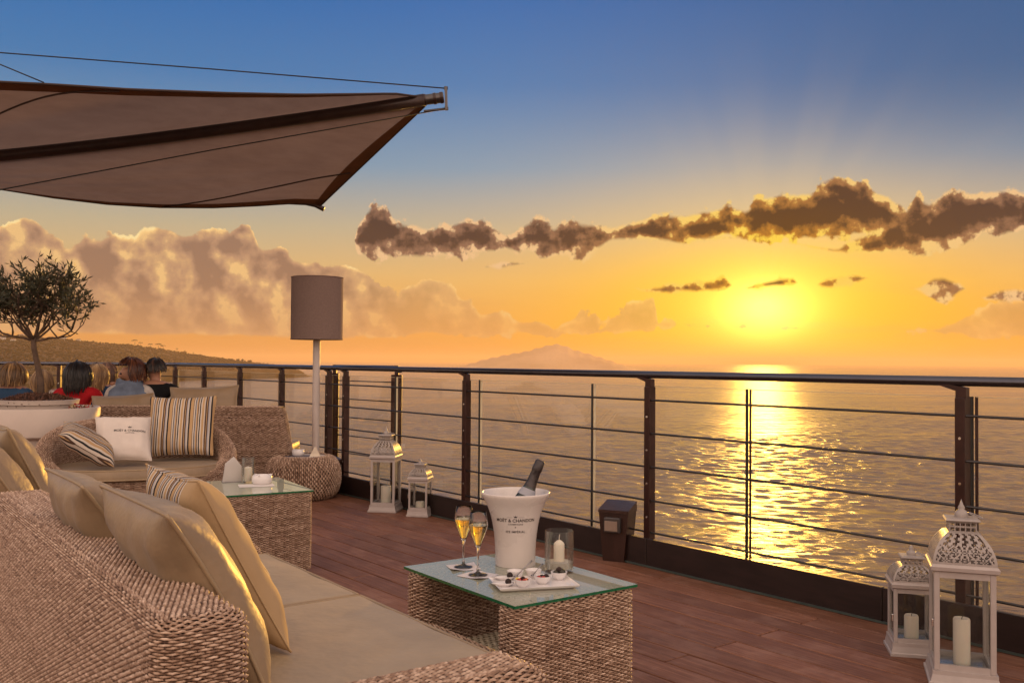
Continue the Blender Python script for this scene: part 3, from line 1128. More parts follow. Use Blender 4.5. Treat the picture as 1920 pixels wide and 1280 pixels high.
def woven_slab(W, x0, x1, y0, y1, z0, z1, r=0.045, rt=0.03, lean=0.0, **kw):
    """Upright rounded slab: woven round its sides, over a rounded top edge, with a woven top."""
    Lp, f = rr_perimeter(x0, x1, y0, y1, r)
    hs = z1 - rt - z0
    Lv = hs + rt * math.pi / 2

    def S(u, v):
        a = np.clip((v - hs) / rt, 0, math.pi / 2)
        ins = rt * (1 - np.cos(a))
        z = np.where(v < hs, z0 + v, z0 + hs + rt * np.sin(a))
        x, y, nx, ny = f(u, ins)
        ca, sa = np.cos(a), np.sin(a)
        y = y + lean * (z - z0)
        return np.stack([x, y, z], -1), np.stack([nx * ca, ny * ca, sa], -1)
    W.patch(S, Lp, Lv, closed=True, **kw)
    long_x = (x1 - x0) >= (y1 - y0)
    g = rt * 0.75

    def T(u, v):
        if long_x:
            x, y = x0 + g + u, y0 + g + v
        else:
            x, y = x0 + g + v, y0 + g + u
        return np.stack([x, y + lean * (z1 - z0), np.full_like(x, z1)], -1), np.stack([np.zeros_like(x), np.zeros_like(x), np.ones_like(x)], -1)
    lx, ly = (x1 - x0 - 2 * g), (y1 - y0 - 2 * g)
    W.patch(T, lx if long_x else ly, ly if long_x else lx, **kw)


# ------------------------------------------------------------------ cushions
def cushion_mats():
    out = {}
    out['tan'] = pbr('tan_leatherette', (0.275, 0.190, 0.112, 1), 0.46, var=0.12, scale=5, bump=0.32, bscale=6, bdist=0.03, spec=0.5, sheen=0.1)
    out['pipe'] = pbr('tan_piping', (0.33, 0.235, 0.14, 1), 0.4, var=0.08)
    out['seat'] = pbr('seat_leatherette', (0.39, 0.295, 0.195, 1), 0.5, var=0.10, scale=3.5, bump=0.45, bscale=4, bdist=0.03, spec=0.45)
    out['white'] = pbr('white_cotton', (0.66, 0.58, 0.52, 1), 0.8, var=0.06, scale=6, bump=0.25, bscale=18, spec=0.2)
    for tan_edge in (False, True):
        m, N, o = new_mat('striped_fabric' if not tan_edge else 'striped_fabric_tan_edge')
        b = N.node('ShaderNodeBsdfPrincipled')
        tc = N.node('ShaderNodeTexCoord')
        x = N.sep(tc.outputs['Object'])[0]
        f = N.m('FRACT', N.m('ADD', N.m('MULTIPLY', x, 1 / 0.155), 0.15))
        cream, tan, dk, blk, grey = (0.58, 0.50, 0.42, 1), (0.47, 0.30, 0.15, 1), (0.085, 0.045, 0.030, 1), (0.018, 0.017, 0.020, 1), (0.40, 0.38, 0.39, 1)
        st = [(0, cream), (0.05, blk), (0.10, cream), (0.16, tan), (0.25, cream), (0.30, dk), (0.36, tan), (0.39, dk), (0.44, grey), (0.50, cream), (0.54, blk), (0.61, tan), (0.75, dk), (0.77, cream),
              (0.83, blk), (0.86, grey), (0.90, tan), (0.96, dk)]
        c = N.ramp(f, st, 'CONSTANT')
        if tan_edge:
            c = N.mix(N.m('GREATER_THAN', x, 0.140), c, (0.44, 0.30, 0.165, 1))
        N.put(b.inputs['Base Color'], c)
        b.inputs['Roughness'].default_value = 0.75
        b.inputs['Specular IOR Level'].default_value = 0.25
        bp = N.node('ShaderNodeBump')
        bp.inputs['Strength'].default_value = 0.3
        bp.inputs['Distance'].default_value = 0.01
        N.put(bp.inputs['Height'], N.noise(tc.outputs['Object'], 16.0, 3.0))
        N.put(b.inputs['Normal'], bp.outputs[0])
        N.t.links.new(b.outputs[0], o.inputs[0])
        out['stripe' if not tan_edge else 'stripe_tan'] = m
    return out


MC = cushion_mats()


def pillow_point(x, y, side, w, h, t, pinch=0.07, wr=0.0, seed=0):
    """x, y in -1..1"""
    ex = 1 - pinch * (1 - y * y) * x * x
    ey = 1 - pinch * (1 - x * x) * y * y
    a = max(0.0, 1 - x ** 4) ** 0.62 * max(0.0, 1 - y ** 4) ** 0.62
    z = t / 2 * a
    k = wr * (math.sin(9 * x + 5 * y + seed) * math.sin(7 * y - 4 * x + seed * 2) + 0.6 * math.sin(19 * x + seed) * abs(x) ** 2 + 0.6 * math.sin(17 * y + 2 * seed) * abs(y) ** 3)
    z += k * a ** 0.5
    return Vector((x * ex * w / 2, y * ey * h / 2, side * z))


def pillow(name, label, loc, ax, ay, w, h, t, mat, pipe=None, group=None, seed=0, wr=0.006, pinch=0.07, bend=0.0):
    """ax: direction of the width, ay: direction of the height, both world vectors."""
    ax = Vector(ax).normalized()
    ay = Vector(ay)
    ay = (ay - ax * ay.dot(ax)).normalized()
    az = ax.cross(ay)
    root = thing(name, label, 'cushion', loc, 0, group)
    root.rotation_euler = Matrix((ax, ay, az)).transposed().to_euler()
    n = 26
    ts = [math.sin(math.pi / 2 * (2 * i / n - 1)) for i in range(n + 1)]

    def bendv(p):
        return Vector((p.x, p.y, p.z + bend * ((p.y / h * 2) ** 2) + bend * 0.5 * ((p.x / w * 2) ** 2)))
    m = MB()
    for side in (1, -1):
        P = [[bendv(pillow_point(x, y, side, w, h, t, pinch, wr, seed + (3 if side < 0 else 0))) for x in (ts if side > 0 else ts[::-1])] for y in ts]
        m.grid(P)
    o = m.build('cover', mat, root, smooth=True)
    pts = []
    for k in range(4):
        for i in range(14):
            s = math.sin(math.pi / 2 * (2 * i / 14 - 1))
            x, y = [(s, -1), (1, s), (-s, 1), (-1, -s)][k]
            pts.append(bendv(pillow_point(x, y, 1, w, h, t, pinch)))
    MB().tube(pts, 0.0055 if pipe else 0.003, 6, closed=True).build('piping' if pipe else 'seam', pipe or mat, root, smooth=True)
    return root


# ------------------------------------------------------------------ near sofa
A2 = Vector((-math.sin(R(36)), math.cos(R(36)), 0))
B2 = Vector((math.cos(R(36)), math.sin(R(36)), 0))
ZUP = Vector((0, 0, 1))


def seat_pad(par, x0, x1, y0, y1, z0, z1, name='seat_cushion', mat=None, pipe=None):
    """Box cushion with rounded edges, slightly domed, with piping round the top edge."""
    n = 18
    m = MB()
    hx, hy = (x1 - x0) / 2, (y1 - y0) / 2
    cx, cy_ = (x0 + x1) / 2, (y0 + y1) / 2
    r = 0.018

    def dome(x, y):
        return 0.010 * (1 - x ** 4) * (1 - y ** 4) + 0.0015 * math.sin(7 * x + 3 * y) * (1 - x * x)
    ts = [-1 + 2 * i / n for i in range(n + 1)]
    P = [[(cx + x * (hx - r), cy_ + y * (hy - r), z1 + dome(x, y)) for x in ts] for y in ts]
    m.grid(P)
    ring = [(x, -1) for x in ts[:-1]] + [(1, y) for y in ts[:-1]] + [(-x, 1) for x in ts[:-1]] + [(-1, -y) for y in ts[:-1]]
    loops = []
    for ins, z in ((r, z1), (r * 0.3, z1 - r * 0.3), (0, z1 - r), (0.0, z0 + r), (r, z0)):
        loops.append([(cx + x * hx - (ins * x), cy_ + y * hy - (ins * y), z) for x, y in ring])
    m.grid(loops[::-1], closed_u=True)
    o = m.build(name, mat or MC['seat'], par, smooth=True)
    MB().tube([(cx + x * (hx - 0.006), cy_ + y * (hy - 0.006), z1 - 0.005) for x, y in ring], 0.0058, 6, closed=True).build('piping', pipe or MC['pipe'], o, smooth=True)
    return o


def make_sofa(label, origin, rotz, length=2.15, depth=0.97, hb=0.72, seed=3):
    s = thing('wicker_sofa', label, 'sofa', origin, rotz, 'woven outdoor sofas')
    W = Weave(seed)
    woven_slab(W, 0, length, 0, 0.19, 0.02, hb, r=0.05, rt=0.035, pu=0.0155, pv=0.0059, amp=0.0031, th=0.0022)
    W.build('backrest', s)
    for k, (a, b) in enumerate(((0.0, 0.24), (length - 0.24, length))):
        W = Weave(seed + 5 + k)
        woven_slab(W, a, b, 0.20, depth, 0.02, 0.468, r=0.055, rt=0.07, pu=0.019, pv=0.0080, amp=0.0034, th=0.0028)
        W.build('armrest', s)
    W = Weave(seed + 9)

    def S(u, v):
        return np.stack([0.24 + u, np.full_like(u, depth - 0.03), 0.02 + v], -1), np.stack([np.zeros_like(u), np.ones_like(u), np.zeros_like(u)], -1)
    W.patch(S, length - 0.48, 0.29)
    W.build('base_front', s)
    MB().box((length / 2, (0.2 + depth - 0.05) / 2, 0.17), (length - 0.5, depth - 0.26, 0.28)).build('base', M_WICK_IN, s)
    n = 2 if length < 2.4 else 3
    wd = (length - 0.48) / n
    for k in range(n):
        seat_pad(s, 0.24 + k * wd + 0.005, 0.24 + (k + 1) * wd - 0.005, 0.205, depth + 0.005, 0.315, 0.430)
    for x in (0.06, length - 0.06):
        for y in (0.06, depth - 0.07):
            MB().box((x, y, 0.01), (0.05, 0.05, 0.02)).build('foot', M_FOOT, s)
    return s


O1 = Vector((-0.662, 1.785, 0))
# local x runs along A2 (away), local y along -? : the front of the seat looks towards B2, so mirror by swapping ends
ROT_SOFA = rotz_of(-A2)            # local x towards the camera end, local y towards B2
FAR1 = O1 + A2 * 2.15
sofa1 = make_sofa('near wicker sofa with seat pads and tan and striped cushions', FAR1, ROT_SOFA)


def on_sofa(org, x, y, z):         # x measured from the near end
    return org + A2 * x + B2 * y + ZUP * z


def back_cushion(org, x, w, y_top, z_top, y_bot, z_bot, **kw):
    top, bot = on_sofa(org, x, y_top, z_top), on_sofa(org, x, y_bot, z_bot)
    h = (top - bot).length
    return dict(loc=(top + bot) / 2, ax=-A2, ay=top - bot, w=w, h=h, **kw)


GC = 'loose cushions on the woven sofas'
pillow('tan_cushion', 'large tan piped cushion leaning on the near sofa back, closest to the camera', mat=MC['tan'], pipe=MC['pipe'], group=GC, t=0.17, seed=1, bend=0.02,
       **back_cushion(O1, 0.56, 0.60, 0.12, 0.895, 0.36, 0.44))
pillow('tan_cushion', 'tan piped cushion at the far end of the near sofa back', mat=MC['tan'], pipe=MC['pipe'], group=GC, t=0.16, seed=2, bend=0.02,
       **back_cushion(O1, 1.20, 0.52, 0.09, 0.885, 0.34, 0.44))
k = back_cushion(O1, 0.78, 0.47, 0.25, 0.915, 0.50, 0.45)
pillow('striped_cushion', 'striped cushion standing in front of the large tan cushion on the near sofa', mat=MC['stripe_tan'], group=GC, t=0.15, seed=3, **k)

# second sofa in line beyond, mostly out of frame
O2 = O1 + A2 * 2.27 - B2 * 0.10
sofa2 = dup(sofa1, O2 + A2 * 2.15, ROT_SOFA, 'second wicker sofa beyond the near one at the left edge')
pillow('tan_cushion', 'tan piped cushion at the left edge beyond the near sofa', mat=MC['tan'], pipe=MC['pipe'], group=GC, t=0.16, seed=5, bend=0.02,
       **back_cushion(O2, 0.24, 0.55, 0.08, 0.90, 0.34, 0.44))
k = back_cushion(O2, 0.46, 0.50, 0.20, 0.93, 0.44, 0.45)
pillow('striped_cushion', 'tan sided cushion in front of the cushion at the left edge', mat=MC['tan'], pipe=MC['pipe'], group=GC, t=0.14, seed=6, **k)


# ------------------------------------------------------------------ tables
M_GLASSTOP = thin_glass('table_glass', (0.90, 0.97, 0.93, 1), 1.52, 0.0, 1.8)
nt_ = NT(M_GLASSTOP.node_tree)                         # pale green diffuse stands in for bright sky reflected in the pane
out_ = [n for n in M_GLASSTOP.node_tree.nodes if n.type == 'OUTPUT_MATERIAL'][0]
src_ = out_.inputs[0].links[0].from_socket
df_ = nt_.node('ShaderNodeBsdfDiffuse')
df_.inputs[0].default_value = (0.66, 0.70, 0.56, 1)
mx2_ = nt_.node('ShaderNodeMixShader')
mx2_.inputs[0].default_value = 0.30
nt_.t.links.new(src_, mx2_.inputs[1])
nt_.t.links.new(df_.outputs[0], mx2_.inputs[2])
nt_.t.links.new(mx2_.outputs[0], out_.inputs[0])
m_, N_, o_ = new_mat('green_glass_edge')
b_ = N_.node('ShaderNodeBsdfPrincipled')
b_.inputs['Base Color'].default_value = (0.010, 0.17, 0.070, 1)
b_.inputs['Roughness'].default_value = 0.12
b_.inputs['Transmission Weight'].default_value = 0.35
N_.t.links.new(b_.outputs[0], o_.inputs[0])
M_GEDGE = m_
TL, TW, TH_ = 0.67, 0.50, 0.468


def make_table(label, loc, rotz):
    t = thing('wicker_table', label, 'table', loc, rotz, 'woven glass topped side tables')
    for k, (a, b) in enumerate(((0, 0.105), (TL - 0.105, TL))):
        W = Weave(20 + k)
        woven_slab(W, a, b, 0, TW, 0.03, TH_, r=0.035, rt=0.028, pu=0.0165, pv=0.0062, amp=0.0032, th=0.0023)
        W.build('end_panel', t)
    for k, (y, sg) in enumerate(((0.0, -1), (TW, 1))):
        W = Weave(30 + k)
        thk, hh = 0.055, 0.265

        def S(u, v, y=y, sg=sg):
            rt = thk / 2
            hs = hh - rt
            a = np.clip((v - hs) / rt, 0, math.pi)
            yy = y - sg * (rt - rt * np.cos(a))
            z = np.where(v < hs, v, np.where(v < hs + math.pi * rt, hs + rt * np.sin(a), hs - (v - hs - math.pi * rt)))
            return np.stack([0.100 + (u if sg < 0 else (TL - 0.2 - u)), yy + sg * -0.004, 0.03 + z], -1), np.stack([np.zeros_like(u), sg * np.cos(a), np.sin(a)], -1)
        W.patch(S, TL - 0.2, hh - thk / 2 + math.pi * thk / 2 + 0.12, pu=0.0165, pv=0.0062, amp=0.0032, th=0.0023)
        W.build('side_panel', t)
    W = Weave(40)

    def S(u, v):
        return np.stack([0.09 + u, 0.04 + v, np.full_like(u, 0.215)], -1), np.stack([np.zeros_like(u), np.zeros_like(u), np.ones_like(u)], -1)
    W.patch(S, TL - 0.18, TW - 0.08, pu=0.022, pv=0.012, amp=0.0028, th=0.002)
    W.build('shelf', t, M_RATTAN)
    ov = 0.004
    z = TH_ + 0.010
    g = MB()
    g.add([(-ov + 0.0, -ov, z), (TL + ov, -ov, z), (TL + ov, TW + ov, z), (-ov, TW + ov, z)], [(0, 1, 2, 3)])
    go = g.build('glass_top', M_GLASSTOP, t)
    e = MB()
    for (p, q) in (((-ov, -ov), (TL + ov, -ov)), ((TL + ov, -ov), (TL + ov, TW + ov)), ((TL + ov, TW + ov), (-ov, TW + ov)), ((-ov, TW + ov), (-ov, -ov))):
        e.add([(p[0], p[1], z - 0.009), (q[0], q[1], z - 0.009), (q[0], q[1], z - 0.0003), (p[0], p[1], z - 0.0003)], [(0, 1, 2, 3)])
    e.build('glass_edge', M_GEDGE, go)
    for x in (0.05, TL - 0.05):
        for y in (0.05, TW - 0.05):
            MB().box((x, y, 0.0155), (0.06, 0.06, 0.03)).build('foot', M_FOOT, t)
    return t


GLASS_Z = TH_ + 0.0105
c_front = on_z(966, 1135, GLASS_Z)        # the corner of the glass nearest the camera
ROT_T = rotz_of(A2)
# local x along A2, local y along -B2 would mirror, so put the origin at the right-hand front corner
T1 = c_front + B2 * TW
table1 = make_table('near glass topped wicker table holding the white champagne bucket', (T1.x, T1.y, 0), ROT_T)
c2 = on_z(420, 929, GLASS_Z)
A3 = Vector((-math.sin(R(31)), math.cos(R(31)), 0))
B3 = Vector((math.cos(R(31)), math.sin(R(31)), 0))
T2 = c2 + B3 * TW
table2 = dup(table1, (T2.x, T2.y, 0), rotz_of(A3), 'farther glass topped wicker table with a tumbler and ashtray on it')

# ------------------------------------------------------------------ woven pouf
POUF = Vector((-1.842, 8.43, 0))
pouf = thing('woven_pouf', 'round woven pouf used as a side table below the floor lamp', 'pouf', POUF)
prof = []
for i in range(41):
    a = -math.pi / 2 + math.pi * i / 40
    prof.append((0.205 + 0.125 * max(0, math.cos(a)) ** 0.75, 0.185 + 0.185 * math.sin(a)))
prof = np.array(prof)
seglen = np.concatenate([[0], np.cumsum(np.hypot(np.diff(prof[:, 0]), np.diff(prof[:, 1])))])


def S_pouf(u, v):                  # u runs up the side, v round it
    r = np.interp(u, seglen, prof[:, 0])
    z = np.interp(u, seglen, prof[:, 1])
    r2 = np.interp(u + 0.004, seglen, prof[:, 0]) - np.interp(u - 0.004, seglen, prof[:, 0])
    z2 = np.interp(u + 0.004, seglen, prof[:, 1]) - np.interp(u - 0.004, seglen, prof[:, 1])
    ln = np.hypot(r2, z2) + 1e-9
    nr_, nz = z2 / ln, -r2 / ln
    a = v / 0.33
    return np.stack([r * np.cos(a), r * np.sin(a), z], -1), np.stack([nr_ * np.cos(a), nr_ * np.sin(a), nz], -1)


W = Weave(50)
W.patch(S_pouf, seglen[-1], 2 * math.pi * 0.33, pu=0.020, pv=0.0172, amp=0.0052, th=0.0050, seg=3, stakes=False, jitter=0.0012)
W.build('woven_shell', pouf)
MB().lathe([(0.0, 0.366), (0.200, 0.366), (0.207, 0.362), (0.207, 0.350)], 40).build('top_disc', MC['white'], pouf, smooth=True, angle=40)

# ------------------------------------------------------------------ tub loveseat
LS = Vector((-2.78, 7.10, 0))
LF = Vector((0.45, -0.89, 0)).normalized()
LW = Vector((0.89, 0.45, 0)).normalized()
love = thing('tub_loveseat', 'rounded wicker tub loveseat with a tan seat pad in the middle distance', 'sofa', LS, rotz_of(LW))
# local x along LW, local -y to the front
AW, AD = 0.70, 0.46


def tub_loop(u, v, rows):
    """u: angle round the tub (0 = right end), v: 0 outer foot .. 1 inner seat line."""
    a = u
    front = 0.5 - 0.5 * np.sin(a)                       # 1 at the front, 0 at the back
    hgt = 0.76 - 0.40 * np.clip(front, 0, 1) ** 1.15
    ex = np.sign(np.cos(a)) * np.abs(np.cos(a)) ** 0.82
    ey = np.sign(np.sin(a)) * np.abs(np.sin(a)) ** 0.82
    nx, ny = ex / AW, ey / AD
    ln = np.hypot(nx, ny)
    nx, ny = nx / ln, ny / ln
    thk = 0.15 - 0.05 * front
    # section: outward bulge, round top, inner face
    s1, s2 = 0.52, 0.72
    f1 = np.clip(v / s1, 0, 1)
    f2 = np.clip((v - s1) / (s2 - s1), 0, 1)
    f3 = np.clip((v - s2) / (1 - s2), 0, 1)
    bul = 0.06 * np.sin(math.pi * (0.15 + 0.75 * f1)) - 0.03
    rad = thk / 2
    off = np.where(v < s1, bul, np.where(v < s2, -rad + rad * np.cos(f2 * math.pi), -thk - 0.02 * f3))
    base = np.where(v < s1, 0.02 + (hgt - rad - 0.02) * f1, np.where(v < s2, hgt - rad + rad * np.sin(f2 * math.pi), hgt - rad - (hgt - rad - 0.36) * f3))
    off = off + np.where(v >= s1, bul * 0, 0)
    return np.stack([AW * ex + nx * off, AD * ey + ny * off, base], -1)


def S_tub(u, v):
    a = u / 0.60
    w = v / 1.35
    P = tub_loop(a, w, None)
    e = 1e-3
    du = tub_loop(a + e, w, None) - tub_loop(a - e, w, None)
    dv = tub_loop(a, np.clip(w + e, 0, 1), None) - tub_loop(a, np.clip(w - e, 0, 1), None)
    n = np.cross(du, dv)
    n /= (np.linalg.norm(n, axis=-1, keepdims=True) + 1e-12)
    return P, n


W = Weave(60)
W.patch(S_tub, 2 * math.pi * 0.60, 1.35, pu=0.022, pv=0.0100, amp=0.0038, th=0.0032, closed=True)
W.build('woven_tub', love)
pad = MB()
ring = []
for (ins, z) in ((0.03, 0.355), (0.0, 0.37), (0.0, 0.425), (0.012, 0.436), (0.04, 0.442)):
    ring.append([((AW - 0.115 - ins) * math.copysign(abs(math.cos(a)) ** 0.8, math.cos(a)), -0.075 + (AD - 0.06 - ins) * math.copysign(abs(math.sin(a)) ** 0.8, math.sin(a)), z) for a in [2 * math.pi * j / 64 for j in range(64)]])
pad.grid(ring, closed_u=True)
pad.add(ring[-1], [tuple(range(64))])
po = pad.build('seat_pad', MC['tan'], love, smooth=True, angle=50)
MB().tube(ring[3], 0.006, 6, closed=True).build('piping', MC['pipe'], po, smooth=True)
MB().tube(ring[1], 0.006, 6, closed=True).build('piping', MC['pipe'], po, smooth=True)


def love_pt(x, y, z):
    return LS + LW * x - LF * y + ZUP * z          # y towards the back


top, bot = at_d(338, 742, 7.42), at_d(343, 856, 7.22)
pillow('striped_cushion', 'upright striped cushion in the middle of the tub loveseat', (top + bot) / 2, (1, 0.16, 0.02), top - bot, 0.50, 0.49, 0.15, MC['stripe'], group=GC, seed=8)
top, bot = at_d(218, 780, 7.02), at_d(245, 866, 6.80)
white_c = pillow('white_cushion', 'off white printed cushion on the tub loveseat', (top + bot) / 2, (0.90, 0.40, -0.02), top - bot, 0.38, 0.40, 0.14, MC['white'], group=GC, seed=9)
c_ = at_d(166, 832, 6.70)
pillow('striped_cushion', 'striped cushion tilted over the left arm of the tub loveseat', c_, (-0.34, 0.92, 0.18), (-0.80, 0.02, 0.56), 0.38, 0.42, 0.15, MC['stripe'], group=GC, seed=10)

# ================================================================== LANTERNS
M_WHITE = pbr('white_lacquer', (0.41, 0.355, 0.335, 1), 0.42, var=0.05, scale=20, bump=0.04, bscale=40)
M_WHITE_METAL = pbr('white_enamel', (0.34, 0.295, 0.275, 1), 0.38, var=0.10, scale=30)
M_CANDLE = pbr('candle_wax', (0.72, 0.64, 0.54, 1), 0.55, var=0.04, sss=0.25)
M_WICKDARK = pbr('candle_wick', (0.03, 0.025, 0.02, 1), 0.9)
M_LGLASS = thin_glass('lantern_glass', (0.97, 0.98, 0.97, 1), 1.45, 0.0, 0.6)
M_LFLOOR = pbr('lantern_mirror_floor', (0.45, 0.46, 0.46, 1), 0.25, metal=0.7, var=0.1)


def roof_shell(w, z0, z1, wn):
    """Four ogee sides with a pierced floral pattern: faces are left out where the pattern has holes."""
    m = MB()
    nu, nv = 44, 26

    def half(v):
        # bell profile from the eaves to the neck
        return wn + (w - wn) * (1 - v ** 1.9) ** 0.72 if v < 1 else wn
    for k in range(4):
        a = k * math.pi / 2
        M = Matrix.Rotation(a, 3, 'Z')
        P = []
        for j in range(nv + 1):
            v = j / nv
            h = half(v)
            P.append([M @ Vector(((2 * i / nu - 1) * h, -h, z0 + (z1 - z0) * v)) for i in range(nu + 1)])
        base = len(m.v)
        m.v.extend([tuple(p) for r_ in P for p in r_])
        for j in range(nv):
            for i in range(nu):
                u, v = (i + .5) / nu, (j + .5) / nv
                h = half(v)
                x = (2 * u - 1) * h / w
                y = v * (z1 - z0) / w
                solid = False
                if u < 0.05 or u > 0.95 or v < 0.06 or v > 0.95:
                    solid = True
                else:
                    # rings and petals on a staggered lattice
                    gx, gy = x * 3.0, y * 3.6
                    r_ = math.floor(gy)
                    fx = (gx + 0.5 * (r_ % 2)) % 1.0 - 0.5
                    fy = gy - r_ - 0.5
                    d = math.hypot(fx, fy)
                    t = math.atan2(fy, fx)
                    petal = 0.27 + 0.11 * math.cos(6 * t)
                    if abs(d - petal) < 0.075 or d < 0.10 or (d > 0.46 and d < 0.60):
                        solid = True
                    if v > 0.62:
                        solid = (int(u * 11 + 0.5 * (j // 2 % 2)) + j // 2) % 2 == 0 or abs(x) > 0.8 * h / w
                if solid:
                    q = base + j * (nu + 1) + i
                    m.f.append((q, q + 1, q + nu + 2, q + nu + 1))
                    m.m.append(0)
    return m


def make_lantern(label, loc, rotz, H, w, candle_h, candle_r, candle_label):
    """Square white lantern: foot, four corner posts, glass panes, pierced bell roof, neck, finial, ring."""
    t = thing('lantern', label, 'lantern', loc, rotz, 'white lanterns on the deck')
    hw = w / 2
    zf = 0.055
    zt = H * 0.615
    m = MB()
    m.lathe([(hw * 1.18 * 1.414, 0.0), (hw * 1.18 * 1.414, 0.012), (hw * 1.12 * 1.414, 0.016), (hw * 1.06 * 1.414, 0.040), (hw * 1.06 * 1.414, zf), (0, zf)], 4, M=Matrix.Rotation(math.pi / 4, 3, 'Z'))
    m.build('foot', M_WHITE, t)
    m = MB()
    m.box((0, 0, zf + 0.002), (w * 0.80, w * 0.80, 0.004))
    m.build('floor_plate', M_LFLOOR, t)
    pw = w * 0.095
    for sx in (-1, 1):
        for sy in (-1, 1):
            MB().box((sx * (hw - pw / 2), sy * (hw - pw / 2), (zf + zt) / 2), (pw, pw, zt - zf), bev=0.002).build('corner_post', M_WHITE, t)
    for k in range(4):
        M = Matrix.Rotation(k * math.pi / 2, 3, 'Z')
        for z, hh in ((zf + pw * 0.55, pw * 1.1), (zt - pw * 0.55, pw * 1.1)):
            c = M @ Vector((0, -(hw - pw / 2), z))
            MB().box(c, (w - 2 * pw - 0.0005, pw * 0.8, hh), M).build('pane_frame', M_WHITE, t)
        g = MB()
        c = M @ Vector((0, -(hw - pw * 0.5), (zf + zt) / 2))
        g.box(c, (w - 2 * pw - 0.002, 0.0022, zt - zf - 2.2 * pw), M)
        g.build('glass_pane', M_LGLASS, t)
    # eaves
    e = MB()
    e.lathe([(hw * 0.98 * 1.414, zt), (hw * 1.10 * 1.414, zt + 0.006), (hw * 1.12 * 1.414, zt + 0.020), (hw * 1.08 * 1.414, zt + 0.024), (hw * 1.05 * 1.414, zt + 0.030), (hw * 0.9 * 1.414, zt + 0.030)], 4, M=Matrix.Rotation(math.pi / 4, 3, 'Z'))
    e.build('eaves', M_WHITE, t)
    zr = H * 0.825
    r = roof_shell(hw * 1.04, zt + 0.030, zr, hw * 0.45).build('roof', M_WHITE_METAL, t)
    md = r.modifiers.new('thickness', 'SOLIDIFY')
    md.thickness = 0.0016
    # neck with square holes
    zn = H * 0.885
    hn = hw * 0.45
    nk = MB()
    for k in range(4):
        M = Matrix.Rotation(k * math.pi / 2, 3, 'Z')
        for z in (zr + 0.001, (zr + zn) / 2, zn - 0.003):
            nk.box(M @ Vector((0, -hn, z)), (2 * hn, 0.003, 0.006), M)
        for i in range(6):
            x = (i / 5 * 2 - 1) * (hn - 0.002)
            nk.box(M @ Vector((x, -hn, (zr + zn) / 2)), (0.004, 0.0032, zn - zr), M)
    n_o = nk.build('neck', M_WHITE_METAL, t)
    MB().lathe([(0, zn + 0.010), (hn * 1.2 * 1.414, zn + 0.008), (hn * 1.28 * 1.414, zn + 0.002), (hn * 1.2 * 1.414, zn - 0.002), (0, zn - 0.002)][::-1], 4, M=Matrix.Rotation(math.pi / 4, 3, 'Z')).build('neck_cap', M_WHITE_METAL, t)
    s = w / 0.24
    MB().lathe([(0.026 * s, zn + 0.008), (0.028 * s, zn + 0.02), (0.024 * s, zn + 0.034 * s), (0.012 * s, zn + 0.044 * s), (0.015 * s, zn + 0.052 * s), (0.008 * s, zn + 0.064 * s), (0.0, H)], 14).build('finial', M_WHITE_METAL, t, smooth=True)
    zc = zn + 0.03 * s
    MB().tube([(0.028 * s + 0.028 * s * (1 - math.cos(a)), 0.035 * s * math.sin(a), zc - 0.010 * s * (1 - math.cos(a))) for a in np.linspace(-math.pi, math.pi, 20)[:-1]], 0.0022, 6, closed=True).build('ring_handle', M_WHITE_METAL, t, smooth=True)
    # latch on the door post
    MB().box((-(hw + 0.004), -(hw - pw / 2), (zf + zt) / 2 - 0.01), (0.008, 0.012, 0.030), bev=0.002).build('latch', M_BRIGHT, t)
    M = Matrix.Rotation(rotz, 3, 'Z')
    c = thing('candle', candle_label, 'candle', Vector(loc) + Vector((0, 0, zf + 0.0042)), rotz, 'candles in the lanterns')
    cr = candle_r
    MB().lathe([(0, 0), (cr, 0), (cr, candle_h - 0.006), (cr - 0.004, candle_h), (cr * 0.8, candle_h - 0.002), (0, candle_h - 0.006)], 28).build('wax', M_CANDLE, c, smooth=True, angle=50)
    MB().tube([(0, 0, candle_h - 0.008), (0.001, 0, candle_h), (0.003, 0, candle_h + 0.006)], 0.0015, 5).build('wick', M_WICKDARK, c)
    return t


ROTL = rotz_of(B) - R(8)
p = on_z(1822, 1285, 0)
make_lantern('tall white lantern at the right edge holding a tall candle', (p.x, p.y + 0.08, 0.001), R(-19), 0.695, 0.215, 0.175, 0.031, 'tall cream pillar candle in the right hand tall lantern')
p = on_z(1722, 1230, 0)
make_lantern('short white lantern beside the tall one at the right edge', (p.x, p.y + 0.07, 0.001), R(-13), 0.45, 0.165, 0.095, 0.029, 'cream candle in the right hand short lantern')
p = on_z(722, 958, 0)
make_lantern('tall white lantern against the railing near the corner', (p.x, p.y + 0.04, 0.001), R(-9), 0.685, 0.200, 0.140, 0.042, 'broad pale candle in the far tall lantern')
p = on_z(787, 967, 0)
make_lantern('short white lantern next to the far tall one', (p.x, p.y + 0.03, 0.001), R(-11), 0.45, 0.150, 0.050, 0.036, 'low pale candle in the far short lantern')

# ================================================================== BOLLARD LIGHTS
M_BOLL = pbr('bollard_wood', (0.028, 0.011, 0.008, 1), 0.36, var=0.35, scale=9, stretch=(1, 1, 0.3), bump=0.1, bscale=60)
M_BOLLTOP = pbr('bollard_top', (0.040, 0.017, 0.012, 1), 0.34, var=0.3, scale=30, bump=0.3, bscale=90)
M_LAMPBOX = pbr('lamp_steel', (0.10, 0.09, 0.09, 1), 0.35, metal=0.6)
M_LAMPFACE = pbr('lamp_diffuser', (0.26, 0.19, 0.15, 1), 0.4)


